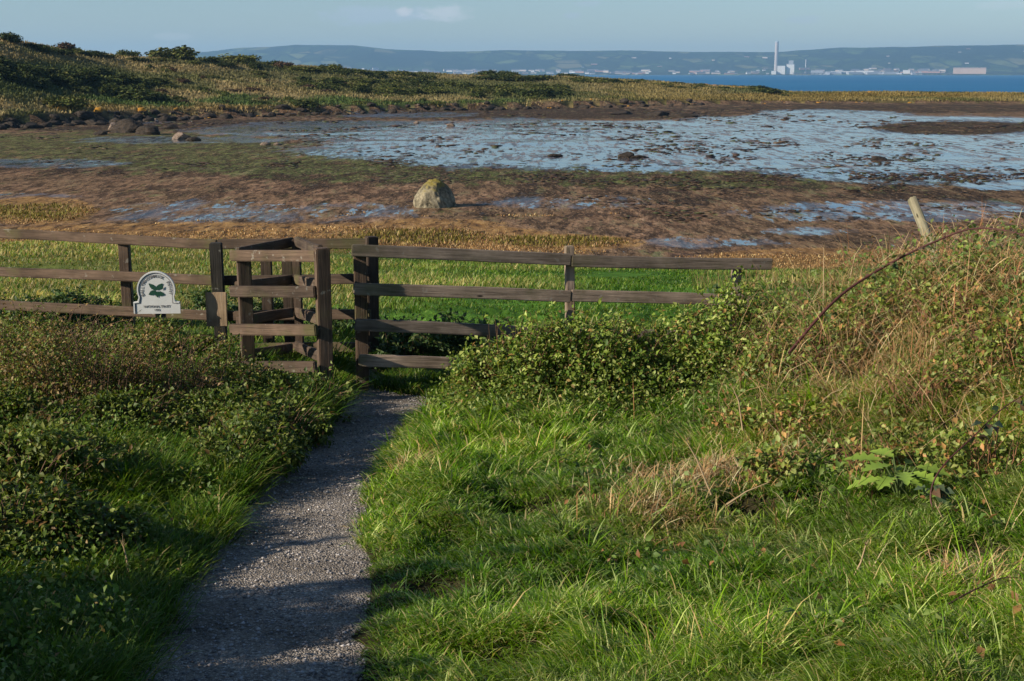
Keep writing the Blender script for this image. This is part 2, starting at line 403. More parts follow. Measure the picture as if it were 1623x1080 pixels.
c = t.ramp(sep.outputs[0], [(0, (.015, .025, .012)), (.3, (.05, .08, .025)), (.55, (.025, .04, .018)), (.75, (.10, .14, .045)), (1, (.16, .14, .07))])
ve = t.n('ShaderNodeTexVoronoi', feature='DISTANCE_TO_EDGE'); ve.inputs['Scale'].default_value = .0075; t.l(t.scale(P, 1, .5, .0), ve.inputs['Vector'])
c = t.mix(t.math('SUBTRACT', 1, t.step(ve.outputs['Distance'], .03, .1)), c, (.012, .02, .012))
wo = t.step(t.noise(.0022, 5, .6, t.scale(P, 1, .45, 0)), .46, .56)
c = t.mix(wo, c, (.018, .028, .018))
M_farm = t.end(t.bsdf(c, .95, .05))
tag(link('far_hills', mesh_np('far_hills', Vh, [qh], None, True), M_farm), kind='structure')

# ------------------------------------------------------------------ generic shapes
def box_mesh(name, x, y, z, bev=0.0, wob=0.0, seg=1):
    """box centred on origin"""
    import bmesh
    bm = bmesh.new(); bmesh.ops.create_cube(bm, size=1)
    bmesh.ops.scale(bm, vec=(x, y, z), verts=bm.verts)
    if bev: bmesh.ops.bevel(bm, geom=bm.edges[:], offset=bev, segments=2, affect='EDGES', clamp_overlap=True)
    if seg > 1:
        for k in range(1, seg):
            px_ = -x/2+x*k/seg
            bmesh.ops.bisect_plane(bm, geom=bm.verts[:]+bm.edges[:]+bm.faces[:], plane_co=(px_, 0, 0), plane_no=(1, 0, 0))
    if wob:
        s = random.random()*50
        for v in bm.verts:
            v.co.y += (vn(np.array(v.co.x*1.3+s), np.array(s))-.5)*wob; v.co.z += (vn(np.array(v.co.x*1.1+s), np.array(s+9))-.5)*wob
    me = bpy.data.meshes.new(name); bm.to_mesh(me); bm.free(); return me
def beam(name, a, b, w, h, mat, parent, ext=0.0, wob=.02, bev=.007):
    """a rail from a to b, h tall, w thick"""
    a = Vector(a); b = Vector(b); d = b-a; Ln = d.length+ext*2
    me = box_mesh(name, Ln, w, h, bev, wob, max(2, int(Ln/.25)))
    xa = d.normalized(); za = Vector((0, 0, 1)); ya = za.cross(xa).normalized(); za = xa.cross(ya)
    Mx = Matrix((xa, ya, za)).transposed().to_4x4(); Mx.translation = (a+b)/2 - (parent.location if parent else Vector())
    o = link(name, me, mat, parent); o.matrix_local = Mx; return o
def postx(name, x, y, ztop, zbot, w, mat, parent, rotz=0, tilt=(0, 0), dpt=None):
    """post, meshed along local x so its grain runs up"""
    Ln = ztop-zbot; me = box_mesh(name, Ln, w, dpt or w, .008, .01, 6)
    o = link(name, me, mat, parent)
    Rm = Euler((tilt[0], tilt[1], rotz)).to_matrix() @ Euler((0, -math.pi/2, 0)).to_matrix()
    o.rotation_euler = Rm.to_euler(); o.location = Vector((x, y, (ztop+zbot)/2)) - (parent.location if parent else Vector())
    return o
def wood(name, base, dark, green=.0, gain=1.0):
    t = NT(name); O = t.obj(); oi = t.n('ShaderNodeObjectInfo').outputs['Random']
    cmb = t.n('ShaderNodeVectorMath', operation='ADD'); t.l(O, cmb.inputs[0]); s3 = t.n('ShaderNodeCombineXYZ'); t.l(t.math('MULTIPLY', oi, 37), s3.inputs[0]); t.l(t.math('MULTIPLY', oi, 11), s3.inputs[1]); t.l(s3.outputs[0], cmb.inputs[1])
    v = cmb.outputs[0]
    g1 = t.noise(1, 6, .7, t.scale(v, 2.2, 45, 45), .6); g2 = t.noise(3.2, 4, .6, v); g3 = t.noise(1, 3, .5, t.scale(v, 5, 120, 120))
    c = t.ramp(g1, [(.28, dark), (.5, base), (.75, tuple(min(1, x*1.5) for x in base))])
    c = t.mix(1.0, c, t.ramp(g2, [(.3, (.6, .58, .55)), (.7, (1.25, 1.22, 1.2))]), 'MULTIPLY')
    kn = t.n('ShaderNodeTexVoronoi'); kn.inputs['Scale'].default_value = 1; t.l(t.scale(v, 2.0, 6, 6), kn.inputs['Vector'])
    c = t.mix(t.math('SUBTRACT', 1, t.step(kn.outputs['Distance'], .03, .075)), c, tuple(x*.3 for x in dark))
    if green: c = t.mix(t.math('MULTIPLY', t.step(t.noise(2.2, 4, .6, v), .5, .68), green), c, (.07, .08, .02))
    c = t.mix(t.math('MULTIPLY', t.step(t.noise(14, 3, .6, v), .62, .7), .35), c, (.33, .33, .28))
    c = t.mix(1.0, c, t.ramp(oi, [(0, (.7, .71, .72)), (1, (1.3, 1.24, 1.18))]), 'MULTIPLY')
    return t.end(t.bsdf(c, .85, .2, t.bump(t.math('ADD', g1, t.math('MULTIPLY', g3, .5)), .006, .8)))
M_wood = wood('weathered_brown_timber', (.092, .066, .047), (.032, .023, .017), .45)
M_woodg = wood('weathered_grey_timber', (.25, .20, .155), (.09, .07, .055), .45)
M_woodd = wood('shade_dark_timber', (.035, .033, .028), (.012, .012, .011), .2)  # the post's shade is put into this dark wood colour
M_board = wood('pale_board', (.40, .29, .18), (.25, .17, .10), 0)
M_pole = wood('greenish_round_post', (.22, .205, .14), (.09, .085, .055), .3)

def gz(x, y): return float(ground_full(np.array([x]), np.array([y]))[0])
def P3(px, py, Z): return at(px, py, Z)

# left fence: runs behind the gate to the post by the right hand fence
f0 = at(200, 520, 13.1); LF = empty('post_and_rail_fence', (f0.x, f0.y, gz(f0.x, f0.y)), 'weathered brown three rail fence running from the left edge behind the kissing gate', 'fence')
zf = lambda px: float(np.interp(px, [-500, 0, 345, 590], [14.6, 13.5, 12.8, 12.4]))
def fence_rail(pts, parent, mat, w=.045, h=.092, ztab=None, off=0.0):
    for (xa, ya), (xb, yb) in zip(pts[:-1], pts[1:]):
        a = P3(xa, ya, ztab(xa)-off); b = P3(xb, yb, ztab(xb)-off)
        beam('rail', a, b, w, h, mat, parent, -.002)
fence_rail([(-500, 345), (-75, 367), (345, 387.5), (588, 386.5)], LF, M_wood, ztab=zf)
fence_rail([(-500, 415), (-75, 426), (345, 445.8), (588, 443)], LF, M_wood, ztab=zf)
fence_rail([(-500, 470), (-75, 480.5), (345, 500), (588, 497)], LF, M_wood, ztab=zf)
fence_rail([(345, 552), (588, 551)], LF, M_wood, ztab=zf)
for px, top in ((-500, 340), (-75, 364), (197, 379), (421, 388), (455, 388)):
    p = at(px, top, zf(px)+.075); postx('post', p.x, p.y, p.z, gz(p.x, p.y)-.3, .1, M_wood, LF, .05)
p = at(588, 375, 12.38); postx('post', p.x, p.y, p.z, gz(p.x, p.y)-.3, .105, M_wood, LF, .4, (.0, .01))
p = at(343.5, 385, 12.62); q = postx('post', p.x, p.y, p.z, gz(p.x, p.y)-.3, .112, M_woodd, LF, .1, (0, -.01))
q['label'] = 'shade-darkened grey green post standing in front of the rails'

# small board fixed low on the dark post
p0 = at(343.5, 490.5, 12.5); 
bd = link('blank_board', box_mesh('blank_board', .315, .03, .192, .004, 0), M_board, None)
bd.matrix_world = Matrix.Translation(p0) @ Euler((math.radians(-3), -math.pi/2, math.radians(4))).to_matrix().to_4x4()
tag(bd, 'small pale blank wooden board fixed low on the dark fence post', 'board')

# right fence
zr = lambda px: float(np.interp(px, [556, 1222], [11.0, 11.75]))
f1 = at(905, 520, 11.4); RF = empty('post_and_rail_fence', (f1.x, f1.y, gz(f1.x, f1.y)), 'grey brown rail fence half sunk in brambles right of the gate gap', 'fence')
for ys in ([(557, 397.5), (905, 412.5), (1224, 419.5)], [(560, 458), (905, 469.5), (1190, 478)], [(562, 514), (905, 529), (1190, 538)], [(568, 572.5), (905, 584), (1190, 596)]):
    for (xa, ya), (xb, yb) in zip(ys[:-1], ys[1:]):
        a = P3(xa, ya, zr(xa)); b = P3(xb, yb, zr(xb)); beam('rail', a, b, .042, .098, M_woodg, RF, -.002)
for px, top, lean, w in ((570, 391, 0, .1), (904.5, 390, -.02, .074), (1168, 410, 0, .074)):
    p = at(px, top, zr(px)+.068); postx('post', p.x, p.y, p.z, gz(p.x, p.y)-.3, w, M_woodg if px > 600 else M_wood, RF, .2, (0, lean))

# kissing gate
g0 = at(470, 600, 11); KG = empty('kissing_gate', (g0.x, g0.y, gz(g0.x, g0.y)), 'wooden kissing gate with railed front panel and tall post at path end', 'gate')
p = at(510, 393, 10.5); postx('post', p.x, p.y, p.z, gz(p.x, p.y)-.3, .108, M_wood, KG, .35)
p = at(386, 404, 11.15); postx('post', p.x, p.y, p.z, gz(p.x, p.y)-.3, .108, M_wood, KG, .35)
for (ya, yb) in ((406, 406.5), (463, 464.5), (522, 524), (583, 582)):
    a = at(366, ya, 11.12); b = at(501, yb, 10.52); beam('rail', a, b, .042, .09, M_wood, KG)
# sides of the enclosure running back to the far fence
for (ya, yb, yc) in ((385, 401, 396), (443, 455, 452), (496, 511, 506), (551, 566, 563)):
    ap = at(462, ya, 12.45); beam('side_rail', ap, at(376, yb, 11.3), .042, .088, M_wood, KG)
SG = bpy.data.objects.new('swinging_gate', None); COL.objects.link(SG); SG.parent = KG
for (ya, yc) in ((384, 397), (442, 453), (495, 507), (550, 564)):
    ap = at(470, ya, 12.3); bp = at(508, yc, 10.75)
    o = beam('gate_rail', ap, bp, .04, .088, M_wood, KG); o.parent = SG
p = at(470, 379, 12.33); o = postx('gate_stile', p.x, p.y, p.z, gz(p.x, p.y)+.12, .075, M_wood, KG); o.parent = SG
p = at(508, 397, 10.78); o = postx('gate_stile', p.x, p.y, p.z-.02, gz(p.x, p.y)+.12, .07, M_wood, KG); o.parent = SG

# leaning round post
import bmesh
def tube_arrays(pts, rad, n=5):
    pts = np.asarray(pts, float); k = len(pts); rad = np.broadcast_to(rad, (k,))
    T = np.gradient(pts, axis=0); T /= np.linalg.norm(T, axis=1, keepdims=True)+1e-9
    ref = np.array([0, 0, 1.]) if abs(T[0, 2]) < .9 else np.array([1., 0, 0])
    S = np.cross(T, ref); S /= np.linalg.norm(S, axis=1, keepdims=True)+1e-9; B = np.cross(T, S)
    a = np.linspace(0, 2*math.pi, n, endpoint=False)
    V = (pts[:, None]+rad[:, None, None]*(np.cos(a)[None, :, None]*S[:, None]+np.sin(a)[None, :, None]*B[:, None])).reshape(-1, 3)
    i = np.arange(k*n).reshape(k, n); j = np.roll(i, -1, 1)
    F = np.stack([i[:-1], j[:-1], j[1:], i[1:]], -1).reshape(-1, 4)
    return V, F
class Acc:
    def __init__(s): s.V = []; s.F = {}; s.C = []; s.n = 0
    def add(s, V, F, C):
        V = np.asarray(V, float)
        s.V.append(V); C = np.broadcast_to(np.asarray(C, float), (len(V), 3)); s.C.append(C)
        for f in (F if isinstance(F, list) else [F]):
            f = np.asarray(f); s.F.setdefault(f.shape[1], []).append(f+s.n)
        s.n += len(V)
    def mesh(s, name, smooth=False, origin=None):
        V = np.concatenate(s.V)
        if origin is not None: V = V-np.array(origin)[None]
        return mesh_np(name, V, [np.concatenate(v) for v in s.F.values()], np.concatenate(s.C), smooth)

def round_post(name, top, bot, r, mat):
    d = (Vector(top)-Vector(bot)); Ln = d.length
    bm = bmesh.new(); bmesh.ops.create_cone(bm, cap_ends=True, segments=20, radius1=r*1.04, radius2=r*.95, depth=Ln)
    for v in bm.verts:
        if v.co.z > 0: v.co.z += v.co.x*.5*1.0+.01*random.random()
    bmesh.ops.rotate(bm, verts=bm.verts, matrix=Matrix.Rotation(math.pi/2, 3, 'Y'))
    me = bpy.data.meshes.new(name); bm.to_mesh(me); bm.free()
    for pl in me.polygons: pl.use_smooth = len(pl.vertices) == 4
    o = link(name, me, mat); xa = d.normalized(); ya = Vector((0, 1, 0)).cross(xa).normalized(); za = xa.cross(ya)
    Mx = Matrix((xa, ya, za)).transposed().to_4x4(); Mx.translation = (Vector(top)+Vector(bot))/2; o.matrix_world = Mx
    return o
tp = at(1446, 317, 12.6); bt = at(1492, 430, 12.6); bt2 = tp+(bt-tp)*2.0
o = round_post('leaning_post', tp, bt2, .047, M_pole); tag(o, 'pale round wooden post leaning left above the overgrown bank', 'post')

# ------------------------------------------------------------------ sign
M_white = plain('cream_white_enamel', (.62, .62, .58), .45, .4, 8, .06)
M_green = plain('dark_green_paint', (.012, .06, .035), .5, .4, 10, .1)
M_letter = plain('grey_lettering', (.16, .155, .15), .6, .3, 10, .05)
M_purple = plain('grey_groove', (.2, .18, .18), .6, .3, 10, .05)
M_iron = plain('dark_iron', (.02, .022, .02), .6, .4, 10, .2)
sw = 73/FPX*12.3; u_ = sw/73.0    # metres per photo pixel at the sign
so = at(247.5, 464, 12.3)
SIGN = empty('trust_sign', (so.x, so.y, gz(so.x, so.y)), 'white arched sign with green oak leaf emblem on a dark post before the left fence', 'sign')
SIGN.rotation_euler = (0, 0, math.radians(4))
sloc = Vector((0, 0, so.z-SIGN.location.z))
def outline(scale=1.0, inset=0.0):
    pts = [(-36.5+inset, -34+inset), (36.5-inset, -34+inset), (36.5-inset, -15-inset), (30-inset*1.5, -14-inset)]
    Rr_ = 30-inset
    a0 = math.radians(-22)
    pts += [(Rr_*math.cos(a0)-.5, -11.5)] if inset == 0 else []
    for k in range(0, 33):
        a = a0+(math.pi-2*a0)*k/32; pts.append((Rr_*math.cos(a), 4+Rr_*math.sin(a)))
    pts += [(-30+inset*1.5, -14-inset), (-36.5+inset, -15-inset)]
    return [(x*u_, y*u_) for x, y in pts]
def plate(name, pts, y0, y1, mat, parent, loc):
    n = len(pts); V_ = [(x, y0, z) for x, z in pts]+[(x, y1, z) for x, z in pts]
    F_ = [tuple(range(n)), tuple(range(2*n-1, n-1, -1))]+[(i, i+n, (i+1) % n+n, (i+1) % n) for i in range(n)]
    me = bpy.data.meshes.new(name); me.from_pydata(V_, [], F_); me.update()
    return link(name, me, mat, parent, loc)
pl = plate('sign_plate', outline(), 0, .022, M_white, SIGN, sloc)
# raised rim and groove around the edge
def ribbon(name, pts, w, y, mat, parent, h=.004):
    a = Acc(); pts = [Vector((x, 0, z)) for x, z in pts]; n = len(pts); V_ = []; F_ = []
    for i, p in enumerate(pts):
        d = (pts[min(i+1, n-1)]-pts[max(i-1, 0)]).normalized(); nn = Vector((d.z, 0, -d.x))
        for s_, yy in ((-1, y+h), (-1, y), (1, y), (1, y+h)): q = p+nn*s_*w/2; V_.append((q.x, yy, q.z))
    for i in range(n-1):
        for k in range(3): F_.append((i*4+k, i*4+k+1, i*4+4+k+1, i*4+4+k))
    me = bpy.data.meshes.new(name); me.from_pydata(V_, [], F_); me.update(); return link(name, me, mat, parent)
rim_pts = outline(1, 1.2); rim = ribbon('rim', rim_pts[2:]+rim_pts[:1], 2.0*u_, -.007, M_white, pl, .008)
gr = ribbon('groove', (lambda p: p[2:]+p[:1])(outline(1, 3.3)), 1.0*u_, -.0016, M_purple, pl, .002)
def leaf_pts(L_, W_, lob=4):
    pts = []
    for s_ in (1, -1):
        rng_ = range(0, 25) if s_ == 1 else range(24, -1, -1)
        for k in rng_:
            t_ = k/24; w = W_*math.sin(math.pi*t_**.75)**.8*(1+.22*abs(math.sin(lob*math.pi*t_))-.15); pts.append((t_*L_, s_*w*.5))
    return pts
emb = bpy.data.objects.new('oak_leaf_emblem', None); COL.objects.link(emb); emb.parent = pl
ev = []; efc = []
def add_poly(pts2, yy):
    b = len(ev); ev.extend([(x, yy, z) for x, z in pts2]); efc.append(tuple(range(b, b+len(pts2))))
for cx, cz, ang, L_, W_ in ((0, 5.6, 137, 15, 7.2), (.5, 5.6, 44, 14.5, 7.2), (-.5, 3.2, 205, 12.5, 7.5), (1.5, .5, -14, 12, 7.5), (1, 2.5, 275, 9.5, 5), (0, 6, 265, 12, 1.3)):
    a = math.radians(ang); pp = [((cx+x*math.cos(a)-y*math.sin(a))*u_, (cz+x*math.sin(a)+y*math.cos(a)-1)*u_) for x, y in leaf_pts(L_, W_)]
    add_poly(pp, -.0035-.0004*len(efc))
for cx, cz, r_ in ((9.5, 7.6, 2.3), (10.4, 9.4, 1.5), (7.6, 6.4, 1.2)):
    add_poly([((cx+r_*math.cos(k*.45))*u_, (cz+r_*math.sin(k*.45))*u_) for k in range(14)], -.006-.0004*len(efc))
me = bpy.data.meshes.new('oak_leaf_emblem'); me.from_pydata(ev, [], efc)
bpy.data.objects.remove(emb); emb = link('oak_leaf_emblem', me, M_green, pl)
def text_mesh(s_, size):
    cu = bpy.data.curves.new('t', 'FONT'); cu.body = s_; cu.size = size; cu.align_x = 'CENTER'; cu.align_y = 'CENTER'; cu.extrude = .0008; cu.offset = size*.012; cu.resolution_u = 2
    ob = bpy.data.objects.new('t', cu); COL.objects.link(ob); dg = bpy.context.evaluated_depsgraph_get(); dg.update()
    me = bpy.data.meshes.new_from_object(ob.evaluated_get(dg)); bpy.data.objects.remove(ob)
    V_ = np.array([v.co[:] for v in me.vertices]); F_ = [tuple(p.vertices) for p in me.polygons]; return V_, F_
tv = []; tf = []
def put_text(s_, size, cx, cz, rot=0.0):
    V_, F_ = text_mesh(s_, size)
    if not len(V_): return
    c_, s__ = math.cos(rot), math.sin(rot); b = len(tv)
    for v in V_: tv.append((cx+v[0]*c_-v[1]*s__, -.0035-v[2], cz+v[0]*s__+v[1]*c_))
    tf.extend([tuple(i+b for i in f) for f in F_])
def arc(s_, a_start, a_end):
    for k, ch in enumerate(s_):
        a = math.radians(a_start+(a_end-a_start)*k/(len(s_)-1)); r_ = 22.2*u_
        if ch != ' ': put_text(ch, 6.6*u_, r_*math.cos(a), 4*u_+r_*math.sin(a), a-math.pi/2)
for wd, a0_, a1_ in (('BALLYMACORMICK', 200, 62), ('POINT', 33, -14)):
    tv = []; tf = []; arc(wd, a0_, a1_)
    me = bpy.data.meshes.new('arched_lettering'); me.from_pydata(tv, [], tf); link('arched_lettering', me, M_letter, pl)
tv = []; tf = []; put_text('NATIONAL TRUST', 5.0*u_, .0, -22.2*u_); put_text('1952', 4.6*u_, 0, -27.8*u_)
me = bpy.data.meshes.new('lettering'); me.from_pydata(tv, [], tf); link('lettering', me, M_letter, pl)
o = link('post', box_mesh('post', sloc.z+.0, .07, .085, .004), M_iron, SIGN); o.rotation_euler = (0, -math.pi/2, 0); o.location = (.02, .062, (sloc.z+.0)/2-.05)

# ------------------------------------------------------------------ path
ys = np.concatenate([np.arange(-5, 3, .1), np.arange(3, PATH_END, .03)]); ts = np.linspace(-.18, 1.18, 60)
YY, TT = np.meshgrid(ys, ts, indexing='ij'); a_, b_ = path_edges(YY); XX = a_+(b_-a_)*TT
ZZ = base_h(XX, YY)-.012+fbm(XX, YY, 3, 9)*.012+fbm(XX, YY, 2, 1.2)*.03-.02*sm(np.abs(TT-.5), .5, .68)
Vp = np.stack([XX, YY, ZZ], -1).reshape(-1, 3); ii = np.arange(len(Vp)).reshape(XX.shape)
qp = np.stack([ii[:-1, :-1], ii[:-1, 1:], ii[1:, 1:], ii[1:, :-1]], -1).reshape(-1, 4)
t = NT('gravel_path'); P = t.pos(); v1 = t.n('ShaderNodeTexVoronoi'); v1.inputs['Scale'].default_value = 110; t.l(P, v1.inputs['Vector'])
s1 = t.n('ShaderNodeSeparateColor'); t.l(v1.outputs['Color'], s1.inputs[0])
c = t.ramp(s1.outputs[0], [(0, (.125, .105, .085)), (.4, (.20, .17, .14)), (.8, (.27, .235, .195)), (1, (.44, .40, .35))])
c = t.mix(1.0, c, t.ramp(t.noise(2.2, 5, .6, P), [(.36, (.62, .58, .52)), (.62, (1.2, 1.17, 1.12))]), 'MULTIPLY')
M_path = t.end(t.bsdf(c, .8, .25, t.bump(t.math('SUBTRACT', 1, v1.outputs['Distance']), .012, 1.0)))
tag(link('path', mesh_np('path', Vp, [qp], None, True), M_path), kind='structure')
# loose stones
n = 16000; yy = 3.2+(rng.random(n)**1.5)*8.4; a_, b_ = path_edges(yy); xx = a_+(b_-a_)*(rng.random(n)*1.06-.03)
zz = base_h(xx, yy)-.010+fbm(xx, yy, 2, 1.2)*.03; s_ = .0025+.009*rng.random(n)**4
octv = np.array([[1, 0, 0], [-1, 0, 0], [0, 1, 0], [0, -1, 0], [0, 0, .7], [0, 0, -.7]], float); octf = np.array([[0, 2, 4], [2, 1, 4], [1, 3, 4], [3, 0, 4], [2, 0, 5], [1, 2, 5], [3, 1, 5], [0, 3, 5]])
j = octv[None]*(1+.5*(rng.random((n, 6, 1))-.5)); an = rng.random(n)*6.28; ca, sa = np.cos(an)[:, None], np.sin(an)[:, None]
jx = j[:, :, 0]*ca-j[:, :, 1]*sa; jy = j[:, :, 0]*sa+j[:, :, 1]*ca; Vg = np.stack([jx*s_[:, None]+xx[:, None], jy*s_[:, None]+yy[:, None], j[:, :, 2]*s_[:, None]+zz[:, None]], -1).reshape(-1, 3)
Fg = (octf[None]+6*np.arange(n)[:, None, None]).reshape(-1, 3); cg = (.12+.30*rng.random((n, 1))**2)*np.array([[1, .92, .86]]); cg = np.repeat(cg, 6, 0)
t = NT('stones'); M_stones = t.end(t.bsdf(t.attr('Col').outputs['Color'], .7, .3))
tag(link('gravel', mesh_np('gravel', Vg, [Fg], cg), M_stones), kind='stuff', label='fine grey loose gravel scattered on the path')

# ------------------------------------------------------------------ blades and leaves
def blades(x, y, z, h, w, az, lean, curl, col, seg=3, tipc=None):
    """curved tapering blades; lean = start angle from vertical, curl = extra angle at the tip"""
    n = len(x); dh = np.stack([np.cos(az), np.sin(az)], -1); tw = az+np.pi/2+(rng.random(n)-.5)*1.6
    sv = np.stack([np.cos(tw), np.sin(tw), np.zeros(n)], -1)
    cen = [np.stack([x, y, z], -1)]
    for k in range(seg):
        th2 = lean+curl*((k+.5)/seg)**1.3
        st = np.stack([dh[:, 0]*np.sin(th2), dh[:, 1]*np.sin(th2), np.cos(th2)], -1)*(h/seg)[:, None]
        cen.append(cen[-1]+st)
    Vv = []
    for k in range(seg):
        ww = w*(1-(k/seg)**1.6*.75)*.5*(.75 if k == 0 else 1); Vv += [cen[k]-sv*ww[:, None], cen[k]+sv*ww[:, None]]
    Vv.append(cen[seg]); Vv = np.stack(Vv, 1); m = 2*seg+1
    base = np.arange(n)[:, None]*m
    quads = [base+np.array([[2*k, 2*k+1, 2*k+3, 2*k+2]]) for k in range(seg-1)]
    tri = base+np.array([[2*seg-2, 2*seg-1, 2*seg]])
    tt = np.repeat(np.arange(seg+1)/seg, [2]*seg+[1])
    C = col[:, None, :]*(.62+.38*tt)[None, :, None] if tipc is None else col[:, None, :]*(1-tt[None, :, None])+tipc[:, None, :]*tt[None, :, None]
    return Vv.reshape(-1, 3), ([np.concatenate(quads)] if quads else [])+[tri], C.reshape(-1, 3)
def leaves(c, d, nrm, Ls, Ws, col, fold=.25):
    """five-point folded leaves: c base, d direction, nrm up"""
    n = len(c); d = d/(np.linalg.norm(d, axis=1, keepdims=True)+1e-9); s = np.cross(d, nrm); s /= np.linalg.norm(s, axis=1, keepdims=True)+1e-9; up = np.cross(s, d)
    L_ = Ls[:, None]; W_ = Ws[:, None]
    p0 = c; p1 = c+d*L_*.45-s*W_*.5+up*W_*fold; p2 = c+d*L_*.45+s*W_*.5+up*W_*fold; pm = c+d*L_*.5; p3 = c+d*L_-up*L_*.12
    Vv = np.stack([p0, p1, p2, pm, p3], 1).reshape(-1, 3); b = np.arange(n)[:, None]*5
    F = np.concatenate([b+np.array([[0, 3, 1]]), b+np.array([[0, 2, 3]]), b+np.array([[1, 3, 4]]), b+np.array([[3, 2, 4]])])
    return Vv, F, np.repeat(col, 5, 0)
def pal(n, cols, wts, jit=.25):
    cols = np.array(cols, float); k = rng.choice(len(cols), n, p=np.array(wts)/sum(wts)); c = cols[k]
    return c*(1+jit*(rng.random((n, 1))-.5)*2)*(1+.12*(rng.random((n, 3))-.5))

G_A, G_B, G_C, G_D = (.085, .185, .006), (.17, .29, .014), (.38, .46, .14), (.54, .42, .18)
def polar_pts(n, r0, r1, a0=-25, a1=25, pw=1.0):
    """density falling with distance: uniform in log r when pw=0"""
    u = rng.random(n); r = r0*(r1/r0)**u if pw == 0 else (r0**pw+u*(r1**pw-r0**pw))**(1/pw)
    a = np.radians(a0+(a1-a0)*rng.random(n)); return r*np.sin(a), r*np.cos(a), r

def tuft_grass(acc, cx, cy, per, spread, hh, wfac, lean0, colfn, seg=3, comb=None):
    n = len(cx); N = n*per; ti = np.repeat(np.arange(n), per)
    an = rng.random(N)*6.283; rad = spread[ti]*np.sqrt(rng.random(N))
    x = cx[ti]+rad*np.cos(an); y = cy[ti]+rad*np.sin(an)
    keep = (path_in(x, y) < -.02+.17*rng.random(N)**2); x, y, an, ti, rad = x[keep], y[keep], an[keep], ti[keep], rad[keep]; N = len(x)
    z = ground_full(x, y)-.01
    h = hh[ti]*(.55+.75*rng.random(N)); r = np.hypot(x, y)
    w = (.0028+.0034*rng.random(N))*wfac*np.clip(r/5.0, .8, 6)
    dirx = np.cos(an)*.9; diry = np.sin(an)*.9
    if comb is not None:
        c0 = comb(x, y); dirx += c0[0]; diry += c0[1]
    az = np.arctan2(diry, dirx)+(rng.random(N)-.5)*1.7
    lean = lean0+.45*rng.random(N)*(rad/np.maximum(spread[ti], 1e-3)+.3); curl = .35+1.25*rng.random(N)
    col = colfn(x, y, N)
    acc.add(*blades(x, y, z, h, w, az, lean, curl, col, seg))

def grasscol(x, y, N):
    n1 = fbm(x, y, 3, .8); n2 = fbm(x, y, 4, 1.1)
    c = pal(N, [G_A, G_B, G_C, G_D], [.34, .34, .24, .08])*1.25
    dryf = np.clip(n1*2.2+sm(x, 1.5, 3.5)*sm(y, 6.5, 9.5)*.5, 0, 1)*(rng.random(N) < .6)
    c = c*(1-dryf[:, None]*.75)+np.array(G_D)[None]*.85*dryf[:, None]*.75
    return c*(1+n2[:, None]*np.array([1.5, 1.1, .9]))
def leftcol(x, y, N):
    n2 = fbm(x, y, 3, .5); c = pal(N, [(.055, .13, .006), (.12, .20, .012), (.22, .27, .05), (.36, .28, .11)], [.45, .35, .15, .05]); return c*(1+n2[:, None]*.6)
flow = lambda x, y: (-.35+2.4*fbm(x, y, 3, 2.6), -.25+2.4*fbm(x+40, y, 3, 2.6))

# right verge
acc = Acc()
x, y, r = polar_pts(44000, 3.0, 14.5, -12, 27, .9)
a_, b_ = path_edges(y); k = (x > b_+.0) & (y < 13.6) & ~((y > 10.3) & (x < .2)); x, y, r = x[k], y[k], r[k]
hn = fbm(x, y, 3, 1.1)
hh = (np.clip(.085+hn*.16, .035, .2)+.03*sm(x, 1, 3))*(1+1.2*(rng.random(len(x)) < .04))
hh = hh*(.55+.45*sm(x-path_edges(y)[1], .0, .35))*(1-.75*np.clip(hollow(x, y), 0, 1)); k = rng.random(len(x)) > .95*np.clip(hollow(x, y), 0, 1); x, y, hh = x[k], y[k], hh[k]
tuft_grass(acc, x, y, 17, .035+.045*rng.random(len(x)), hh, 1.25, .35, grasscol, 3, flow)
tag(link('grass', acc.mesh('grass'), M_grass), kind='stuff', label='thick sunlit tussocky green grass right of the path')
# left verge
acc = Acc()
x, y, r = polar_pts(20000, 3.0, 13.5, -29, 0, .9)
a_, b_ = path_edges(y); k = (x < a_+.0); x, y = x[k], y[k]
hn = fbm(x, y, 3, .9); hh = np.clip(.15+hn*.45, .05, .4)+.17*(1-sm(path_edges(y)[0]-x, .1, .5))*np.clip(.4+fbm(x, y, 2, 1.7)*3, 0, 1)*sm(y, 5.6, 6.4)
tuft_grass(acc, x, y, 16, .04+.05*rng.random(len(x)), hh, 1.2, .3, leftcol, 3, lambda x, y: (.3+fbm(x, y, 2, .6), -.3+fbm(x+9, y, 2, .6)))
# strip between the path end and the right fence
x = rng.uniform(-1.3, .4, 1500); y = rng.uniform(10.3, 12.6, 1500)
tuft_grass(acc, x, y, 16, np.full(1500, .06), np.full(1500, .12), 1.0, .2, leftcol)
tag(link('grass', acc.mesh('grass'), M_grass), kind='stuff', label='dark lush grass on the shaded verge left of the path')
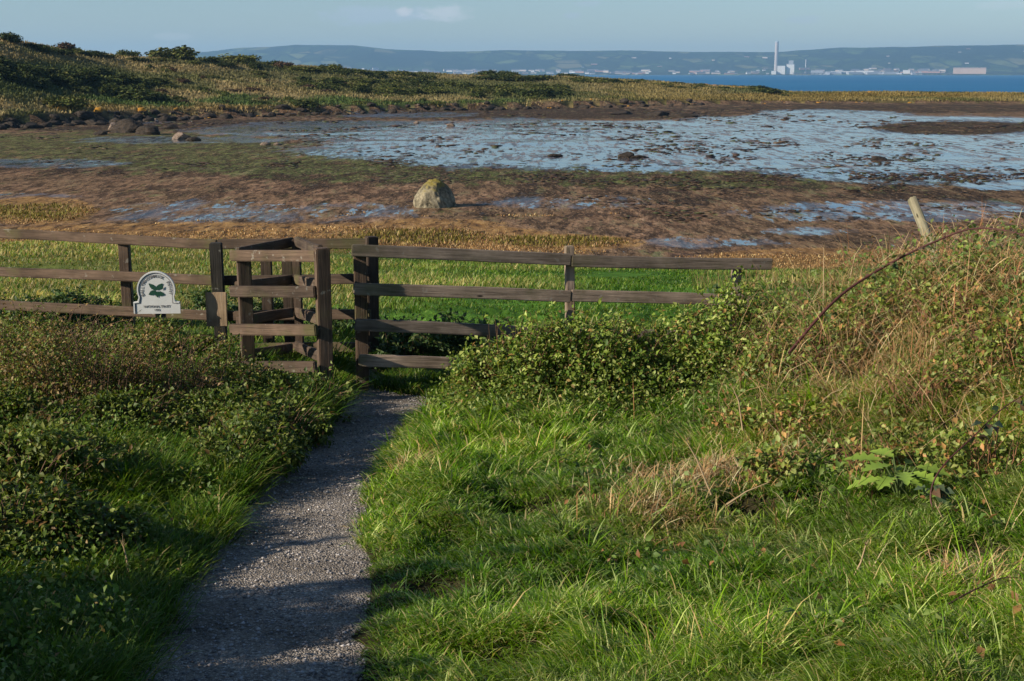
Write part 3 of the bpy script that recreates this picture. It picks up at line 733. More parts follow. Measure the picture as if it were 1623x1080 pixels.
# meadow behind the fence
acc = Acc()
n = 170000; x, y, r = polar_pts(n, 12.5, 48, -27, 27, .8)
a_n = fbm(x, y, 3, .35); k = (y > 12.2) & (ground_h(x, y) > 1.15+fbm(x, y, 2, .3)*.3); x, y, r, a_n = x[k], y[k], r[k], a_n[k]; N = len(x)
kk = sm(-x, 1.0, 7.0); cA = pal(N, [(.06, .15, .012), (.14, .26, .02), (.24, .31, .06)], [.4, .4, .2]); cB = pal(N, [(.15, .20, .04), (.32, .28, .09), (.44, .34, .14)], [.35, .4, .25])
m = np.clip(kk+.15+a_n*3.2, 0, 1)[:, None]; far_d = 1-sm(ground_h(x, y), 1.2, 1.8); far_d = far_d[:, None]*.7; m = np.maximum(m*(rng.random((N, 1)) < .85), far_d*(rng.random((N, 1)) < .8))
col = (cA*(1-m)+cB*m)*(1+a_n[:, None]*1.6)*(1+.9*fbm(x, y, 2, 1.8)[:, None])
h = (.05+.10*rng.random(N)**1.5)*(1+a_n*3.0); w = .0009*r*(.6+.8*rng.random(N))
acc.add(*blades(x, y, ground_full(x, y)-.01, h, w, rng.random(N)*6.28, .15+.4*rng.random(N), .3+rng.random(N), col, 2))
tag(link('grass', acc.mesh('grass'), M_grass), kind='stuff', label='bright green meadow grass between the fence and the shore')
# saltmarsh fringe
acc = Acc()
n = 150000; x, y, r = polar_pts(n, 39, 78, -26, 26, 1.0)
px, py, _ = proj(x, y, base_h(x, y)); tn = zone([(380, 392, 560, 26, 1), (60, 335, 100, 20, 1), (650, 376, 170, 16, 1), (880, 384, 130, 11, 1), (1480, 425, 330, 30, 1), (1250, 412, 200, 10, .8)], px, py)
on = zone([(50, 335, 90, 16, 1), (650, 376, 130, 13, .9), (885, 382, 115, 11, 1)], px, py)
k = (tn+fbm(x, y, 4, .25)*1.5 > .42) & (ground_h(x, y) < 1.4); x, y, r, on = x[k], y[k], r[k], on[k]; N = len(x)
cA = pal(N, [(.26, .14, .055), (.38, .23, .09), (.46, .32, .15)], [.4, .35, .25]); cB = pal(N, [(.14, .12, .02), (.22, .18, .035)], [.5, .5])
m = (rng.random((N, 1)) < on[:, None]*.9); col = np.where(m, cB, cA)*(1+fbm(x, y, 3, .25)[:, None]*.9)
h = (.04+.10*rng.random(N)**2)*(1+.9*on)*(1+fbm(x, y, 3, .5)); w = .0009*r*(.6+.8*rng.random(N))
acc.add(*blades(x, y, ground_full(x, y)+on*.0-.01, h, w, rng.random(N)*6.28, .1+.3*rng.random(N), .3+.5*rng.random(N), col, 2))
tag(link('saltmarsh_grass', acc.mesh('saltmarsh_grass'), M_dry), kind='stuff', label='rusty tan saltmarsh grass along the near shore')

# ------------------------------------------------------------------ shrubs
def sub_tubes(acc, n, cx, cy, z0, rx_, ry_, h, rad, col, lean=1.0):
    for i in range(n):
        a = random.random()*6.28; q = random.random()**.5
        bx, by = cx+rx_*.5*q*math.cos(a), cy+ry_*.5*q*math.sin(a)
        ex, ey = cx+rx_*1.0*q*math.cos(a)*lean, cy+ry_*1.0*q*math.sin(a)*lean; ez = z0+h*(.5+.6*random.random())
        mx = (bx+ex)/2+random.uniform(-.06, .06); my = (by+ey)/2+random.uniform(-.06, .06)
        pts = [(bx, by, z0-.03), (mx, my, z0+(ez-z0)*.6), (ex, ey, ez)]
        V_, F_ = tube_arrays(pts, [rad, rad*.75, rad*.3], 4); acc.add(V_, F_, np.array(col)*(.7+.6*random.random()))
def bush(name, label, cat, cx, cy, rx_, ry_, h, nl, ls, cols, wts, group=None, nst=30, stemc=(.09, .05, .03), seed=0, lumps=9, mat=None, z0=None, stem_r=.004, gaps=.25):
    z0 = gz(cx, cy) if z0 is None else z0
    root = empty(name, (cx, cy, z0), label, cat, group)
    # lumps: leaves grouped on sprigs
    P_ = []; D_ = []
    lc_ = []
    for i in range(lumps):
        a = random.random()*6.28; q = random.random()**.55*.8; lc_.append((q*1.15*math.cos(a), q*1.15*math.sin(a), (1-q*q*.7)*random.uniform(.2, .95), random.uniform(.16, .46)))
    lc_ = np.array(lc_); k = rng.integers(0, lumps, nl)
    v = rng.normal(size=(nl, 3)); v /= np.linalg.norm(v, axis=1, keepdims=True); rad = lc_[k, 3]*(rng.random(nl)**.35)
    p = lc_[k, :3]+v*rad[:, None]; hs = fbm(p[:, 0]*3+cx*5, p[:, 1]*3+p[:, 2]*4+cy*5, 3, 1.0)
    keep = (p[:, 2] > .0) & (hs > -.5+gaps) ; p, v, hs = p[keep], v[keep], hs[keep]; n = len(p)
    c = np.stack([cx+p[:, 0]*rx_, cy+p[:, 1]*ry_, z0+p[:, 2]*h], -1)
    gzz = ground_full(c[:, 0], c[:, 1]); c[:, 2] += (gzz-z0)*np.clip(1-p[:, 2]*.3, 0, 1)
    nrm = v*.6+np.array([-.25, -.2, .9])+rng.normal(size=(n, 3))*.45; d = v*.7+rng.normal(size=(n, 3))*.8; d[:, 2] -= .25
    Ls = ls*(.6+.8*rng.random(n)); Ws = Ls*(.45+.3*rng.random(n))
    col = pal(n, cols, wts)*(1+hs[:, None]*.8)
    a = Acc(); sp_ = Acc(); a.add(*leaves(c, d, nrm, Ls, Ws, col))
    for i in range(int(10+nl/420) if nst else 0):
        an = random.random()*6.28; q0 = random.random()*.6; q1 = q0+random.uniform(.4, .75); hz_ = h*random.uniform(.75, 1.35)
        p0 = np.array([cx+q0*rx_*math.cos(an), cy+q0*ry_*math.sin(an), z0+h*.3]); p2 = np.array([cx+q1*rx_*math.cos(an), cy+q1*ry_*math.sin(an), z0+hz_*(1.0-.35*q1)]); p1 = (p0+p2)/2+np.array([0, 0, h*.28])
        tt = np.linspace(0, 1, 7)[:, None]; pts = p0*(1-tt)**2+2*p1*tt*(1-tt)+p2*tt**2; V_, F_ = tube_arrays(pts, np.linspace(stem_r*.7, stem_r*.3, 7), 4); sp_.add(V_, F_, np.array(stemc)*(.8+.9*random.random()))
        m = random.randint(8, 22); ti = rng.random(m)[:, None]*.85+.15; pc = p0*(1-ti)**2+2*p1*ti*(1-ti)+p2*ti**2; dd = rng.normal(size=(m, 3)); Lm = ls*(.5+1.1*rng.random(m))
        a.add(*leaves(pc, dd, rng.normal(size=(m, 3))*.4+np.array([-.2, -.2, .8]), Lm, Lm*.6, pal(m, cols, wts)*1.15))
    link('foliage', a.mesh('foliage', origin=(cx, cy, z0)), mat or M_leaf, root)
    if nst:
        a = sp_; sub_tubes(a, nst, cx, cy, z0, rx_*.9, ry_*.9, h*.9, stem_r, stemc); link('stems', a.mesh('stems', origin=(cx, cy, z0)), M_dry, root)
    return root
GRN = [(.06, .10, .012), (.12, .16, .022), (.25, .28, .075), (.17, .10, .03)]
BRN = [(.13, .09, .033), (.20, .13, .05), (.08, .12, .018), (.30, .2, .08), (.17, .21, .04)]
def spot(px, Z):    # ground point in column px at depth Z
    x = (px-811.5)/FPX*Z; y = Z*cT+0.0
    for i in range(6): z = gz(x, y); dz = z-CZ; y = (Z+dz*sT)/cT
    return x, y
LGR_ = [(.06, .11, .012), (.12, .18, .025), (.24, .28, .08), (.3, .2, .07)]
BR = [  # right brambles against the fence
 (768, 10.5, .17, .24, .34, 1300, 'bramble clump at the left end, spilling over the lowest fence rail'),
 (835, 10.5, .30, .34, .64, 3400, 'dense bramble mound hiding the third rail of the right fence'),
 (915, 10.6, .36, .38, .68, 3600, 'leafy bramble mound at the foot of the middle fence post'),
 (995, 10.7, .40, .40, .64, 3400, 'leafy bramble mound just right of the middle fence post'),
 (1080, 10.8, .40, .40, .62, 3400, 'leafy bramble mound before the last stretch of the right fence'),
 (1165, 10.9, .40, .38, .62, 3400, 'bramble mound under the end post of the right fence')]
for px, Z, rx_, ry_, h, nl, lb in BR:
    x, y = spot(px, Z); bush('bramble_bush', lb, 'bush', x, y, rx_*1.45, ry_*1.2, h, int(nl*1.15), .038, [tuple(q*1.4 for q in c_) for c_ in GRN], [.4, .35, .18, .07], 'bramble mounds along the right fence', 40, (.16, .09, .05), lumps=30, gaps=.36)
for px, Z, rx_, h, nl, lb in ((650, 12.6, .4, .42, 1800, 'low leafy bramble seen through the right fence near its first post'), (745, 12.9, .45, .45, 1800, 'low leafy bramble seen through the right fence beside the thicket'), (1150, 14.5, .32, .55, 1500, 'small dark bramble behind the end post of the right fence'),
                              (30, 16, .8, .45, 2200, 'dark bramble patch behind the left fence at the picture edge'), (130, 16.5, .8, .45, 2200, 'dark bramble patch behind the left fence beyond its post'), (300, 16.3, .9, .42, 2400, 'dark bramble patch behind the sign and left fence'),
                              (410, 14.5, .5, .5, 1800, 'low bramble growing inside the kissing gate enclosure'), (530, 14.0, .5, .35, 1500, 'low bramble seen through the gap beside the tall gate post')):
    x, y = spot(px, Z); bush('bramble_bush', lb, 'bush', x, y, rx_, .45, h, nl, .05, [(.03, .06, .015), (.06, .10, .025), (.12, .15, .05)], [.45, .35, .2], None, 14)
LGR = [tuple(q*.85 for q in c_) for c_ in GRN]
LB = [(20, 9.4, .8, .6, .68, 5200, BRN, 'brown leaved shrub at the left picture edge below the fence'), (150, 9.1, .66, .6, .66, 5200, BRN, 'brown leaved shrub with a rusty tinge below the white sign'), (275, 9.3, .5, .5, .60, 4800, BRN, 'mixed green and brown shrub beside the rusty leaved one'),
      (360, 10.0, .42, .42, .42, 3400, GRN, 'green leafy shrub under the small blank board'), (450, 10.1, .36, .36, .30, 2600, GRN, 'low green shrub at the foot of the gate panel'),
      (40, 8.2, .5, .35, .30, 2600, GRN, 'low dark bush below the brown shrubs at the left edge'), (200, 8.6, .45, .35, .30, 2600, GRN, 'low dark bush in the shade of the brown shrubs'), (350, 8.8, .42, .4, .34, 3000, GRN, 'low shaded bush between brown shrub and path'),
      (440, 9.1, .3, .35, .26, 2000, GRN, 'small shaded bush close to the path edge'), (20, 5.9, .42, .35, .34, 2400, GRN, 'dark bramble in the lower left shade'), (180, 6.0, .16, .2, .2, 900, GRN, 'small bramble sprig beside the lit patch of verge'),
      (485, 9.6, .30, .35, .34, 2400, GRN, 'leafy shrub overhanging the path edge by the tall gate post'), (445, 8.6, .30, .4, .36, 2400, GRN, 'leafy shrub overhanging the path below the gate'), (390, 7.8, .32, .4, .36, 2600, GRN, 'leafy shrub overhanging the path where it begins to curve'),
       
      (50, 6.9, .42, .3, .34, 2200, GRN, 'dark leafy shrub at the left edge beside the sunlit patch'), (150, 7.4, .3, .25, .26, 1500, GRN, 'small dark shrub just above the sunlit patch of verge'),
      (60, 12.2, .7, .3, .42, 2600, GRN, 'nettles growing along the left fence at the picture edge'), (260, 12.0, .6, .3, .36, 2600, GRN, 'nettles growing around the foot of the white sign')]
for px, Z, rx_, ry_, h, nl, cs, lb in LB:
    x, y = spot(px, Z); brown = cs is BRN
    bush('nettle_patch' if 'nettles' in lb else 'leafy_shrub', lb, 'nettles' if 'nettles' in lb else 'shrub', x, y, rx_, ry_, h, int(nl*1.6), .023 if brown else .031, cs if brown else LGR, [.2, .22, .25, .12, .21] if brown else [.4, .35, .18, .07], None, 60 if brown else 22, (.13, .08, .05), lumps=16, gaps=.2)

# ------------------------------------------------------------------ dry bank on the right
STR = [(.46, .31, .14), (.38, .23, .10), (.32, .15, .065), (.58, .45, .24), (.17, .21, .05)]
acc = Acc()
n = 34000; x, y, r = polar_pts(n, 5.5, 12.5, 4, 25, 1.2)
m = sm(x, 1.2, 2.6)*sm(y, 6.2, 8.8); k = (rng.random(n) < m*.9+.04*sm(x, .2, 1.0)) ; x, y, r = x[k], y[k], r[k]; N = len(x)
px, py, _ = proj(x, y, ground_full(x, y))
h = (.12+.32*rng.random(N)**1.5)*(1+fbm(x, y, 3, 1.4)*1.3); w = .0030+.0034*rng.random(N)
acc.add(*blades(x, y, ground_full(x, y)-.01, h, w, rng.random(N)*6.28, .1+1.15*rng.random(N), .2+1.6*rng.random(N), pal(N, STR, [.3, .22, .15, .13, .2])*1.1*(1+2.0*fbm(x, y, 3, 1.8)[:, None]), 3))
# fine tangled stems, nearly flat
n = 11000; x, y, r = polar_pts(n, 6.0, 11.8, 4, 25, 1.2); k = rng.random(n) < sm(x, 1.3, 2.6)*sm(y, 6.2, 8.5); x, y = x[k], y[k]; N = len(x)
acc.add(*blades(x, y, ground_full(x, y)+.05+.38*rng.random(N), .16+.4*rng.random(N)**1.5, .0032+.003*rng.random(N), rng.random(N)*6.28, .5+.9*rng.random(N), .3+1.3*rng.random(N), pal(N, STR, [.3, .25, .25, .15, .05])*1.2*(1+1.3*fbm(x, y, 3, 1.5)[:, None]), 3))
tag(link('dry_stems', acc.mesh('dry_stems'), M_dry), kind='stuff', label='tangle of straw coloured dead stems on the bank')
DRY = [(1130, 770, .55), (1040, 820, .35), (1310, 650, .5), (1200, 585, .45), (1560, 950, .35), (1400, 640, .4), (1230, 700, .35), (660, 755, .12)]
for dx_, dy_, dr_ in DRY:
    q_ = on_ground(dx_, dy_); n = int(2600*dr_**1.3)+60; an = rng.random(n)*6.28; rd = dr_*np.abs(rng.normal(size=n))*.55; x = q_.x+rd*np.cos(an)*1.3; y = q_.y+rd*np.sin(an)*1.1; N = n
    acc.add(*blades(x, y, ground_full(x, y)+.03*rng.random(N), .06+.16*rng.random(N), .0035+.003*rng.random(N), rng.random(N)*6.28, .2+1.2*rng.random(N), .3+1.8*rng.random(N), pal(N, [(.62, .42, .2), (.5, .3, .13), (.36, .19, .08), (.66, .54, .3)], [.35, .3, .15, .2]), 3))
bpy.data.objects['dry_stems'].data = acc.mesh('dry_stems'); bpy.data.objects['dry_stems'].data.materials.append(M_dry)
acc = Acc()   # broad leaves through the bank and verge
n = 26000; x, y, r = polar_pts(n, 4.5, 12.5, 2, 25, 1.2); cl = fbm(x, y, 3, 1.3)
m = sm(x, .9, 2.4)*sm(y, 6.0, 8.2)*.95+.15; k = (rng.random(n) < m) & (cl > -.03); x, y = x[k], y[k]; N = len(x)
hz_ = (.02+.42*rng.random(N)*sm(x, 1.2, 2.6)*sm(y, 6, 8.5)+.08*rng.random(N))
c = np.stack([x, y, ground_full(x, y)+hz_], -1); nn = rng.normal(size=(N, 3))*.5+np.array([-.2, -.3, .9]); d = rng.normal(size=(N, 3)); Ls = .02+.035*rng.random(N)
acc.add(*leaves(c, d, nn, Ls, Ls*.6, pal(N, [(.08, .13, .025), (.14, .21, .04), (.22, .27, .09), (.26, .13, .05)], [.35, .35, .2, .1])))
tag(link('undergrowth', acc.mesh('undergrowth'), M_leaf), kind='stuff', label='leafy bramble and bindweed undergrowth among the dead stems')

BB = [(1235, 9.6, .34, .34, .42, 1500, 'loose bramble below the end of the right fence'), (1330, 9.4, .38, .36, .46, 1700, 'bramble around the foot of the arching cane'), (1430, 9.4, .38, .36, .42, 1600, 'bramble on the bank just below the leaning post'), (1545, 9.5, .42, .36, .46, 1800, 'bramble on top of the bank under the crown of the arching cane'),
      (1600, 8.0, .36, .34, .44, 1500, 'bramble at the right picture edge halfway down the bank'), (1465, 7.9, .34, .3, .34, 1300, 'low bramble in the middle of the bank'), (1560, 6.9, .3, .28, .36, 1200, 'bramble tangled round the red cane'), (1220, 7.3, .24, .2, .22, 900, 'low weedy bramble behind the dark hollow in the grass'), (1180, 8.6, .3, .25, .24, 1000, 'low bramble where the bank meets the grass'), (1390, 7.2, .28, .22, .3, 1100, 'bramble behind the broad lobed plant'), (1500, 8.9, .34, .3, .42, 1500, 'bramble beside the reddish hanging cane'), (1275, 8.3, .3, .3, .3, 1200, 'low bramble beside the thin slanting cane')]
for px, Z, rx_, ry_, h, nl, lb in BB:
    x, y = spot(px, Z); bush('bramble_bush', lb, 'bush', x, y, rx_, ry_, h*.9, int(nl*.7), .034, [(.10, .14, .02), (.18, .22, .035), (.30, .33, .10), (.36, .2, .07)], [.34, .34, .18, .14], 'brambles growing on the bank', 34, (.26, .13, .07), lumps=16, gaps=.35)
# weeds in the left verge
acc = Acc(); n = 34000; x, y, r = polar_pts(n, 4.0, 11, -27, -1, 1.2); cl = fbm(x, y, 3, 1.6); k = (x < path_edges(y)[0]-.03) & (cl > .02); x, y, cl = x[k], y[k], cl[k]; N = len(x)
c = np.stack([x, y, ground_full(x, y)+.03+(.12+.7*cl)*rng.random(N)], -1); Ls = .012+.022*rng.random(N)
acc.add(*leaves(c, rng.normal(size=(N, 3)), rng.normal(size=(N, 3))*.5+np.array([-.2, -.3, .9]), Ls, Ls*.6, pal(N, LGR_, [.4, .35, .2, .05])))
tag(link('weeds', acc.mesh('weeds'), M_leaf), kind='stuff', label='low leafy weeds mixed through the left verge')
acc = Acc(); n = 34000; x = rng.uniform(-.6, 3.0, n); y = rng.uniform(8.4, 10.6, n); cl = fbm(x, y, 3, 1.5)
k = (x > path_edges(y)[1]+.15) & (rng.random(n) < sm(y+cl*2.2, 8.9, 10.2)) ; x, y, cl = x[k], y[k], cl[k]; N = len(x)
c = np.stack([x, y, ground_full(x, y)+.03+(.10+.22*sm(y, 9, 10.3)+.4*np.clip(cl, 0, 1))*rng.random(N)], -1); Ls = .018+.026*rng.random(N)
acc.add(*leaves(c, rng.normal(size=(N, 3)), rng.normal(size=(N, 3))*.5+np.array([-.2, -.3, .9]), Ls, Ls*.6, pal(N, [(.07, .12, .012), (.14, .19, .026), (.28, .31, .09), (.3, .2, .07)], [.4, .35, .18, .07])))
tag(link('weeds', acc.mesh('weeds'), M_leaf), kind='stuff', label='low weeds blending the right hand brambles into the grass')
# rusty reeds beyond the bank
acc = Acc(); n = 9000; x = rng.uniform(2, 14, n); y = rng.uniform(13.5, 30, n); k = (x > 2.2+(y-13)*.10) & (rng.random(n) < .6); x, y = x[k], y[k]; N = len(x)
acc.add(*blades(x, y, ground_full(x, y)-.01, .16+.32*rng.random(N)**1.4, .006+.006*rng.random(N), rng.random(N)*6.28, .05+.3*rng.random(N), .2+.5*rng.random(N), pal(N, [(.24, .13, .065), (.30, .20, .09), (.13, .17, .04)], [.35, .3, .35]), 3))
tag(link('reeds', acc.mesh('reeds'), M_dry), kind='stuff', label='rusty dead reeds behind the overgrown bank')

# bramble canes
M_cane = plain('red_brown_cane', (.075, .025, .02), .55, .3, 30, .35)
def cane(label, pts, r0, nleaf, lsz, cols=((.05, .08, .03), (.09, .13, .04), (.12, .08, .04)), name='bramble_cane'):
    pts = [Vector(p) for p in pts]; S = []
    for i in range(len(pts)-1):   # catmull-rom
        a = pts[max(i-1, 0)]; b = pts[i]; c = pts[i+1]; d = pts[min(i+2, len(pts)-1)]
        for k in range(8):
            t_ = k/8; S.append(.5*((2*b)+(-a+c)*t_+(2*a-5*b+4*c-d)*t_*t_+(-a+3*b-3*c+d)*t_**3))
    S.append(pts[-1]); S = np.array([list(s_) for s_ in S]); o0 = S[0]
    root = empty(name, tuple(o0), label, 'bramble')
    a = Acc(); V_, F_ = tube_arrays(S-o0, np.linspace(r0, r0*.35, len(S)), 6); a.add(V_, F_, (.1, .03, .03))
    for i in range(2, len(S)-1, 2):   # thorns
        dd = rng.normal(size=3); dd /= np.linalg.norm(dd); b = S[i]-o0
        V2, F2 = tube_arrays([b, b+dd*r0*2.2], [r0*.5, .0002], 3); a.add(V2, F2, (.1, .03, .03))
    link('stem', a.mesh('stem', True), M_cane, root)
    if nleaf:
        ix = rng.integers(2, len(S)-1, nleaf); ix = np.repeat(ix, 3); n = len(ix)
        d = rng.normal(size=(n, 3)); d[:, 2] = -abs(d[:, 2])*.5+.1; c = S[ix]-o0+d*.02; nn = rng.normal(size=(n, 3))*.35+np.array([-.2, -.3, .8]); Ls = lsz*(.7+.6*rng.random(n))
        a = Acc(); a.add(*leaves(c, d, nn, Ls, Ls*.72, pal(n, cols, [1]*len(cols)))); link('foliage', a.mesh('foliage'), M_leaf, root)
    return root
cane('dark arching bramble cane crossing the foot of the leaning post', [at(1250, 560, 8.9), at(1325, 475, 9.05), at(1400, 424, 9.15), at(1480, 384, 9.1), at(1552, 362, 9.0), at(1640, 380, 8.8), at(1700, 430, 8.7)], .0105, 14, .055)
cane('red bramble cane rising from the verge at the right picture edge', [at(1490, 830, 6.3), at(1475, 790, 6.35), at(1490, 745, 6.4), at(1545, 690, 6.5), at(1600, 640, 6.6), at(1680, 600, 6.7)], .0055, 10, .06, ((.05, .08, .04), (.09, .12, .06), (.12, .07, .035)))
cane('thin brown cane slanting across the bank below the fence end', [at(1205, 660, 8.4), at(1260, 600, 8.8), at(1330, 530, 9.1), at(1395, 470, 9.3)], .0045, 5, .035)
cane('reddish cane hanging down the bank right of the arching one', [at(1520, 462, 8.9), at(1535, 500, 8.7), at(1550, 545, 8.5), at(1572, 600, 8.3)], .005, 6, .04)
cane('orange brown cane lying in the grass at the lower right corner', [at(1500, 960, 5.0), at(1545, 935, 5.1), at(1600, 915, 5.2), at(1660, 930, 5.2)], .004, 4, .03, ((.25, .12, .05), (.12, .13, .04)))
# dead stalks
def stalk(label, pts, r0, col=(.42, .30, .17)):
    S = np.array([list(p) for p in pts]); o0 = S[0]; a = Acc(); V_, F_ = tube_arrays(S-o0, np.linspace(r0, r0*.4, len(S)), 5); a.add(V_, F_, col)
    e = S[-1]-o0; 
    for i in range(7):
        dd = np.array([random.uniform(-.5, .5), random.uniform(-.5, .5), random.uniform(.3, 1)]); dd /= np.linalg.norm(dd); V2, F2 = tube_arrays([e, e+dd*random.uniform(.02, .06)], [r0*.3, .0005], 3); a.add(V2, F2, col)
    o = link('dead_stalk', a.mesh('dead_stalk'), M_dry, None, tuple(o0)); tag(o, label, 'stalk'); return o
for lb, p0_, p1_, Z in (('bare pale stalk leaning right beside the fence end', (1340, 425), (1366, 388), 10.5), ('thin grey stalk leaning right, left of the leaning post', (1412, 425), (1440, 370), 10.4), ('upright rusty stalk left of the leaning post', (1307, 460), (1306, 395), 10.3),
                        ('pale straw stalk lying at the top of the bank by the picture edge', (1560, 345), (1598, 352), 10.4), ('leaning straw stalk on the bank above the broad leaves', (1545, 612), (1608, 548), 7.8), ('short pale stalk in the grass below the end of the fence', (1178, 660), (1163, 618), 8.2),
                        ('pink brown stalk standing by the dark hollow in the grass', (1128, 762), (1088, 700), 6.9), ('broken straw stalk above the dark hollow in the grass', (1152, 800), (1218, 765), 6.7), ('pale grass stalk standing in the lower right grass', (1348, 925), (1372, 865), 5.6),
                        ('forked pale stalk below the red bramble cane', (1520, 868), (1486, 806), 6.2), ('pale dead stalk below the brown shrub at left', (96, 748), (97, 690), 7.9), ('pale withered stalk in the dark left verge', (205, 910), (196, 868), 5.6)):
    a_ = at(*p0_, Z); b_ = at(*p1_, Z); a0 = Vector((a_.x, a_.y, min(a_.z, gz(a_.x, a_.y)+.15))); m_ = (a_+b_)/2+Vector((random.uniform(-.015, .015), 0, .01)); stalk(lb, [a0, m_, b_], .0055)
# broad lobed plant
def lobed_leaf(acc, base, tip, nrm, w, col):
    base = np.array(base); tip = np.array(tip); d = tip-base; L_ = np.linalg.norm(d); d /= L_; s_ = np.cross(d, nrm); s_ /= np.linalg.norm(s_); up = np.cross(s_, d)
    prof = [(0, .05), (.12, .42), (.2, .3), (.3, .85), (.4, .38), (.52, 1.0), (.6, .42), (.72, .75), (.8, .3), (.9, .3), (1, .02)]
    V_ = []; 
    for t_, ww in prof:
        c = base+d*L_*t_-up*L_*.22*t_*t_
        V_ += [c-s_*w*ww*.5+up*w*.12*ww, c-up*w*.03, c+s_*w*ww*.5+up*w*.12*ww]
    F_ = []
    for i in range(len(prof)-1):
        b = i*3; F_ += [(b, b+1, b+4, b+3), (b+1, b+2, b+5, b+4)]
    acc.add(V_, np.array(F_), col)
def broad_plant(label, px, py, Z, nl, size, seed):
    random.seed(seed); c = at(px, py, Z); z0 = gz(c.x, c.y); c = Vector((c.x, c.y, z0)); root = empty('broad_leaved_plant', tuple(c), label, 'plant'); a = Acc(); st = Acc()
    for i in range(nl):
        an = i*2.4+random.random(); out = size*random.uniform(.4, 1.0); hgt = size*random.uniform(.5, 1.1)
        b = Vector((math.cos(an)*out*.5, math.sin(an)*out*.5, hgt)); tp_ = Vector((math.cos(an)*(out+size*.5), math.sin(an)*(out+size*.5), hgt+size*random.uniform(-.15, .2)))
        lobed_leaf(a, b, tp_, np.array([-.1, -.2, 1.0]), size*.55, np.array([.22, .32, .05])*random.uniform(.8, 1.2)); V_, F_ = tube_arrays([(0, 0, -.02), tuple(b*.5+Vector((0, 0, .02))), tuple(b)], [.005, .004, .003], 5); st.add(V_, F_, (.13, .18, .06))
    link('foliage', a.mesh('foliage'), M_leaf, root); link('stems', st.mesh('stems'), M_leaf, root)
broad_plant('broad lobed pale green plant below the bramble on the right verge', 1425, 790, 6.75, 13, .19, 4)
broad_plant('small broad leaved plant between the dark hollows on the right', 1330, 735, 7.2, 6, .10, 5)
random.seed(11)

# ------------------------------------------------------------------ unseen hedge bushes beyond the left edge, shaped to shade the path in bands
HB = [(-5.4, 4.3, .4, .035, 1.55), (-5.4, 3.40, .6, .14, 1.74), (-5.5, 2.88, .7, .24, 1.92), (-5.3, 2.42, .8, .15, 1.80), (-5.5, 1.9, .9, .3, 1.62), (-5.4, 1.2, 1.0, .6, 1.8), (-5.2, .2, 1.1, 1.0, 2.1), (-5.0, -1.4, 1.3, 1.2, 2.3), (-3.0, 3.15, .6, .5, .95), (-3.3, 2.3, .6, .5, 1.2), (-3.4, 4.0, .4, .14, .9)]
for i, (x, y, rx_, ry_, h) in enumerate(HB):
    bush('hawthorn_bush', 'hawthorn hedge bush standing just outside the view to the left', 'bush', x, y, rx_, ry_, h, int(5000+15000*min(1, ry_)), .075, GRN, [.4, .35, .18, .07], 'hawthorn hedge bushes beside the path', 50, (.06, .04, .03), lumps=22, stem_r=.015)

# ------------------------------------------------------------------ rocks
def rock_mesh(name, seed, sub=3, rough=.35, jag=0):
    bm = bmesh.new(); bmesh.ops.create_icosphere(bm, subdivisions=sub, radius=1); r_ = np.random.default_rng(seed)
    pl_ = [(Vector(r_.normal(size=3)).normalized(), r_.uniform(.55, .9)) for _ in range(9)]
    for v in bm.verts:
        d = v.co.normalized(); rr_ = 1.0
        for nrm, dd in pl_:
            q = d.dot(nrm)
            if q > .15: rr_ = min(rr_, dd/q)
        v.co = d*rr_*(1+rough*.25*(float(fbm(np.array(d.x*2+seed), np.array(d.y*2+d.z*3), 3, 1.2))))
    me = bpy.data.meshes.new(name); bm.to_mesh(me); bm.free(); 
    return me
def rock_mat(name, a, b, lichen=None, lk=.5, zlim=None):
    t = NT(name); O = t.obj(); n1 = t.noise(2.8, 8, .75, O); n2 = t.noise(9, 5, .7, O); c = t.ramp(n1, [(.38, a), (.6, b)]); c = t.mix(1.0, c, t.ramp(n2, [(.3, (.65, .65, .65)), (.7, (1.25, 1.25, 1.25))]), 'MULTIPLY')
    if lichen:
        g_ = t.n('ShaderNodeSeparateXYZ'); t.l(O, g_.inputs[0]); f = t.step(t.math('ADD', t.math('MULTIPLY', g_.outputs[2], .5), t.math('MULTIPLY', n1, 1.0)), lk, lk+.2)
        c = t.mix(f, c, t.mix(n2, lichen, tuple(x*.6 for x in lichen)))
    return t.end(t.bsdf(c, .9, .15, t.bump(t.math('ADD', n1, t.math('MULTIPLY', n2, .4)), .12, .8)))
M_boulder = rock_mat('boulder_stone', (.055, .048, .03), (.34, .29, .19), (.28, .22, .05), .78)
M_rockd = rock_mat('dark_shore_rock', (.02, .017, .013), (.06, .045, .033))
M_rockp = rock_mat('pinkish_rock', (.10, .075, .055), (.27, .2, .15))
M_rockl = rock_mat('orange_lichen_rock', (.05, .04, .03), (.14, .1, .07), (.45, .22, .03), .35)
bm = bmesh.new(); bmesh.ops.create_icosphere(bm, subdivisions=5, radius=1)
for v in bm.verts:
    d = v.co.normalized(); x_, y_, z_ = d
    r_ = 1+.10*float(fbm(np.array(x_*1.5+3), np.array(y_*1.5+z_*2.0), 4, 1.0))*2
    X_ = x_*r_; Z_ = z_*r_; Y_ = y_*r_
    if Z_ > 0: X_ = X_*(1-.10*Z_)+.03*Z_
    # flattened faces
    for nn_, dd in ((Vector((.78, -.50, .38)).normalized(), .66), (Vector((-.8, -.2, .6)).normalized(), .90), (Vector((.1, -.9, .3)).normalized(), .84), (Vector((.9, .1, .1)).normalized(), .92)):
        q = Vector((X_, Y_, Z_)).dot(nn_)
        if q > dd: X_ -= nn_.x*(q-dd)*.8; Y_ -= nn_.y*(q-dd)*.8; Z_ -= nn_.z*(q-dd)*.8
    fine = float(fbm(np.array(x_*4+z_*2), np.array(y_*5+z_*5), 4, 1.0))*.2
    v.co = Vector((X_, Y_, Z_))*(1+fine)
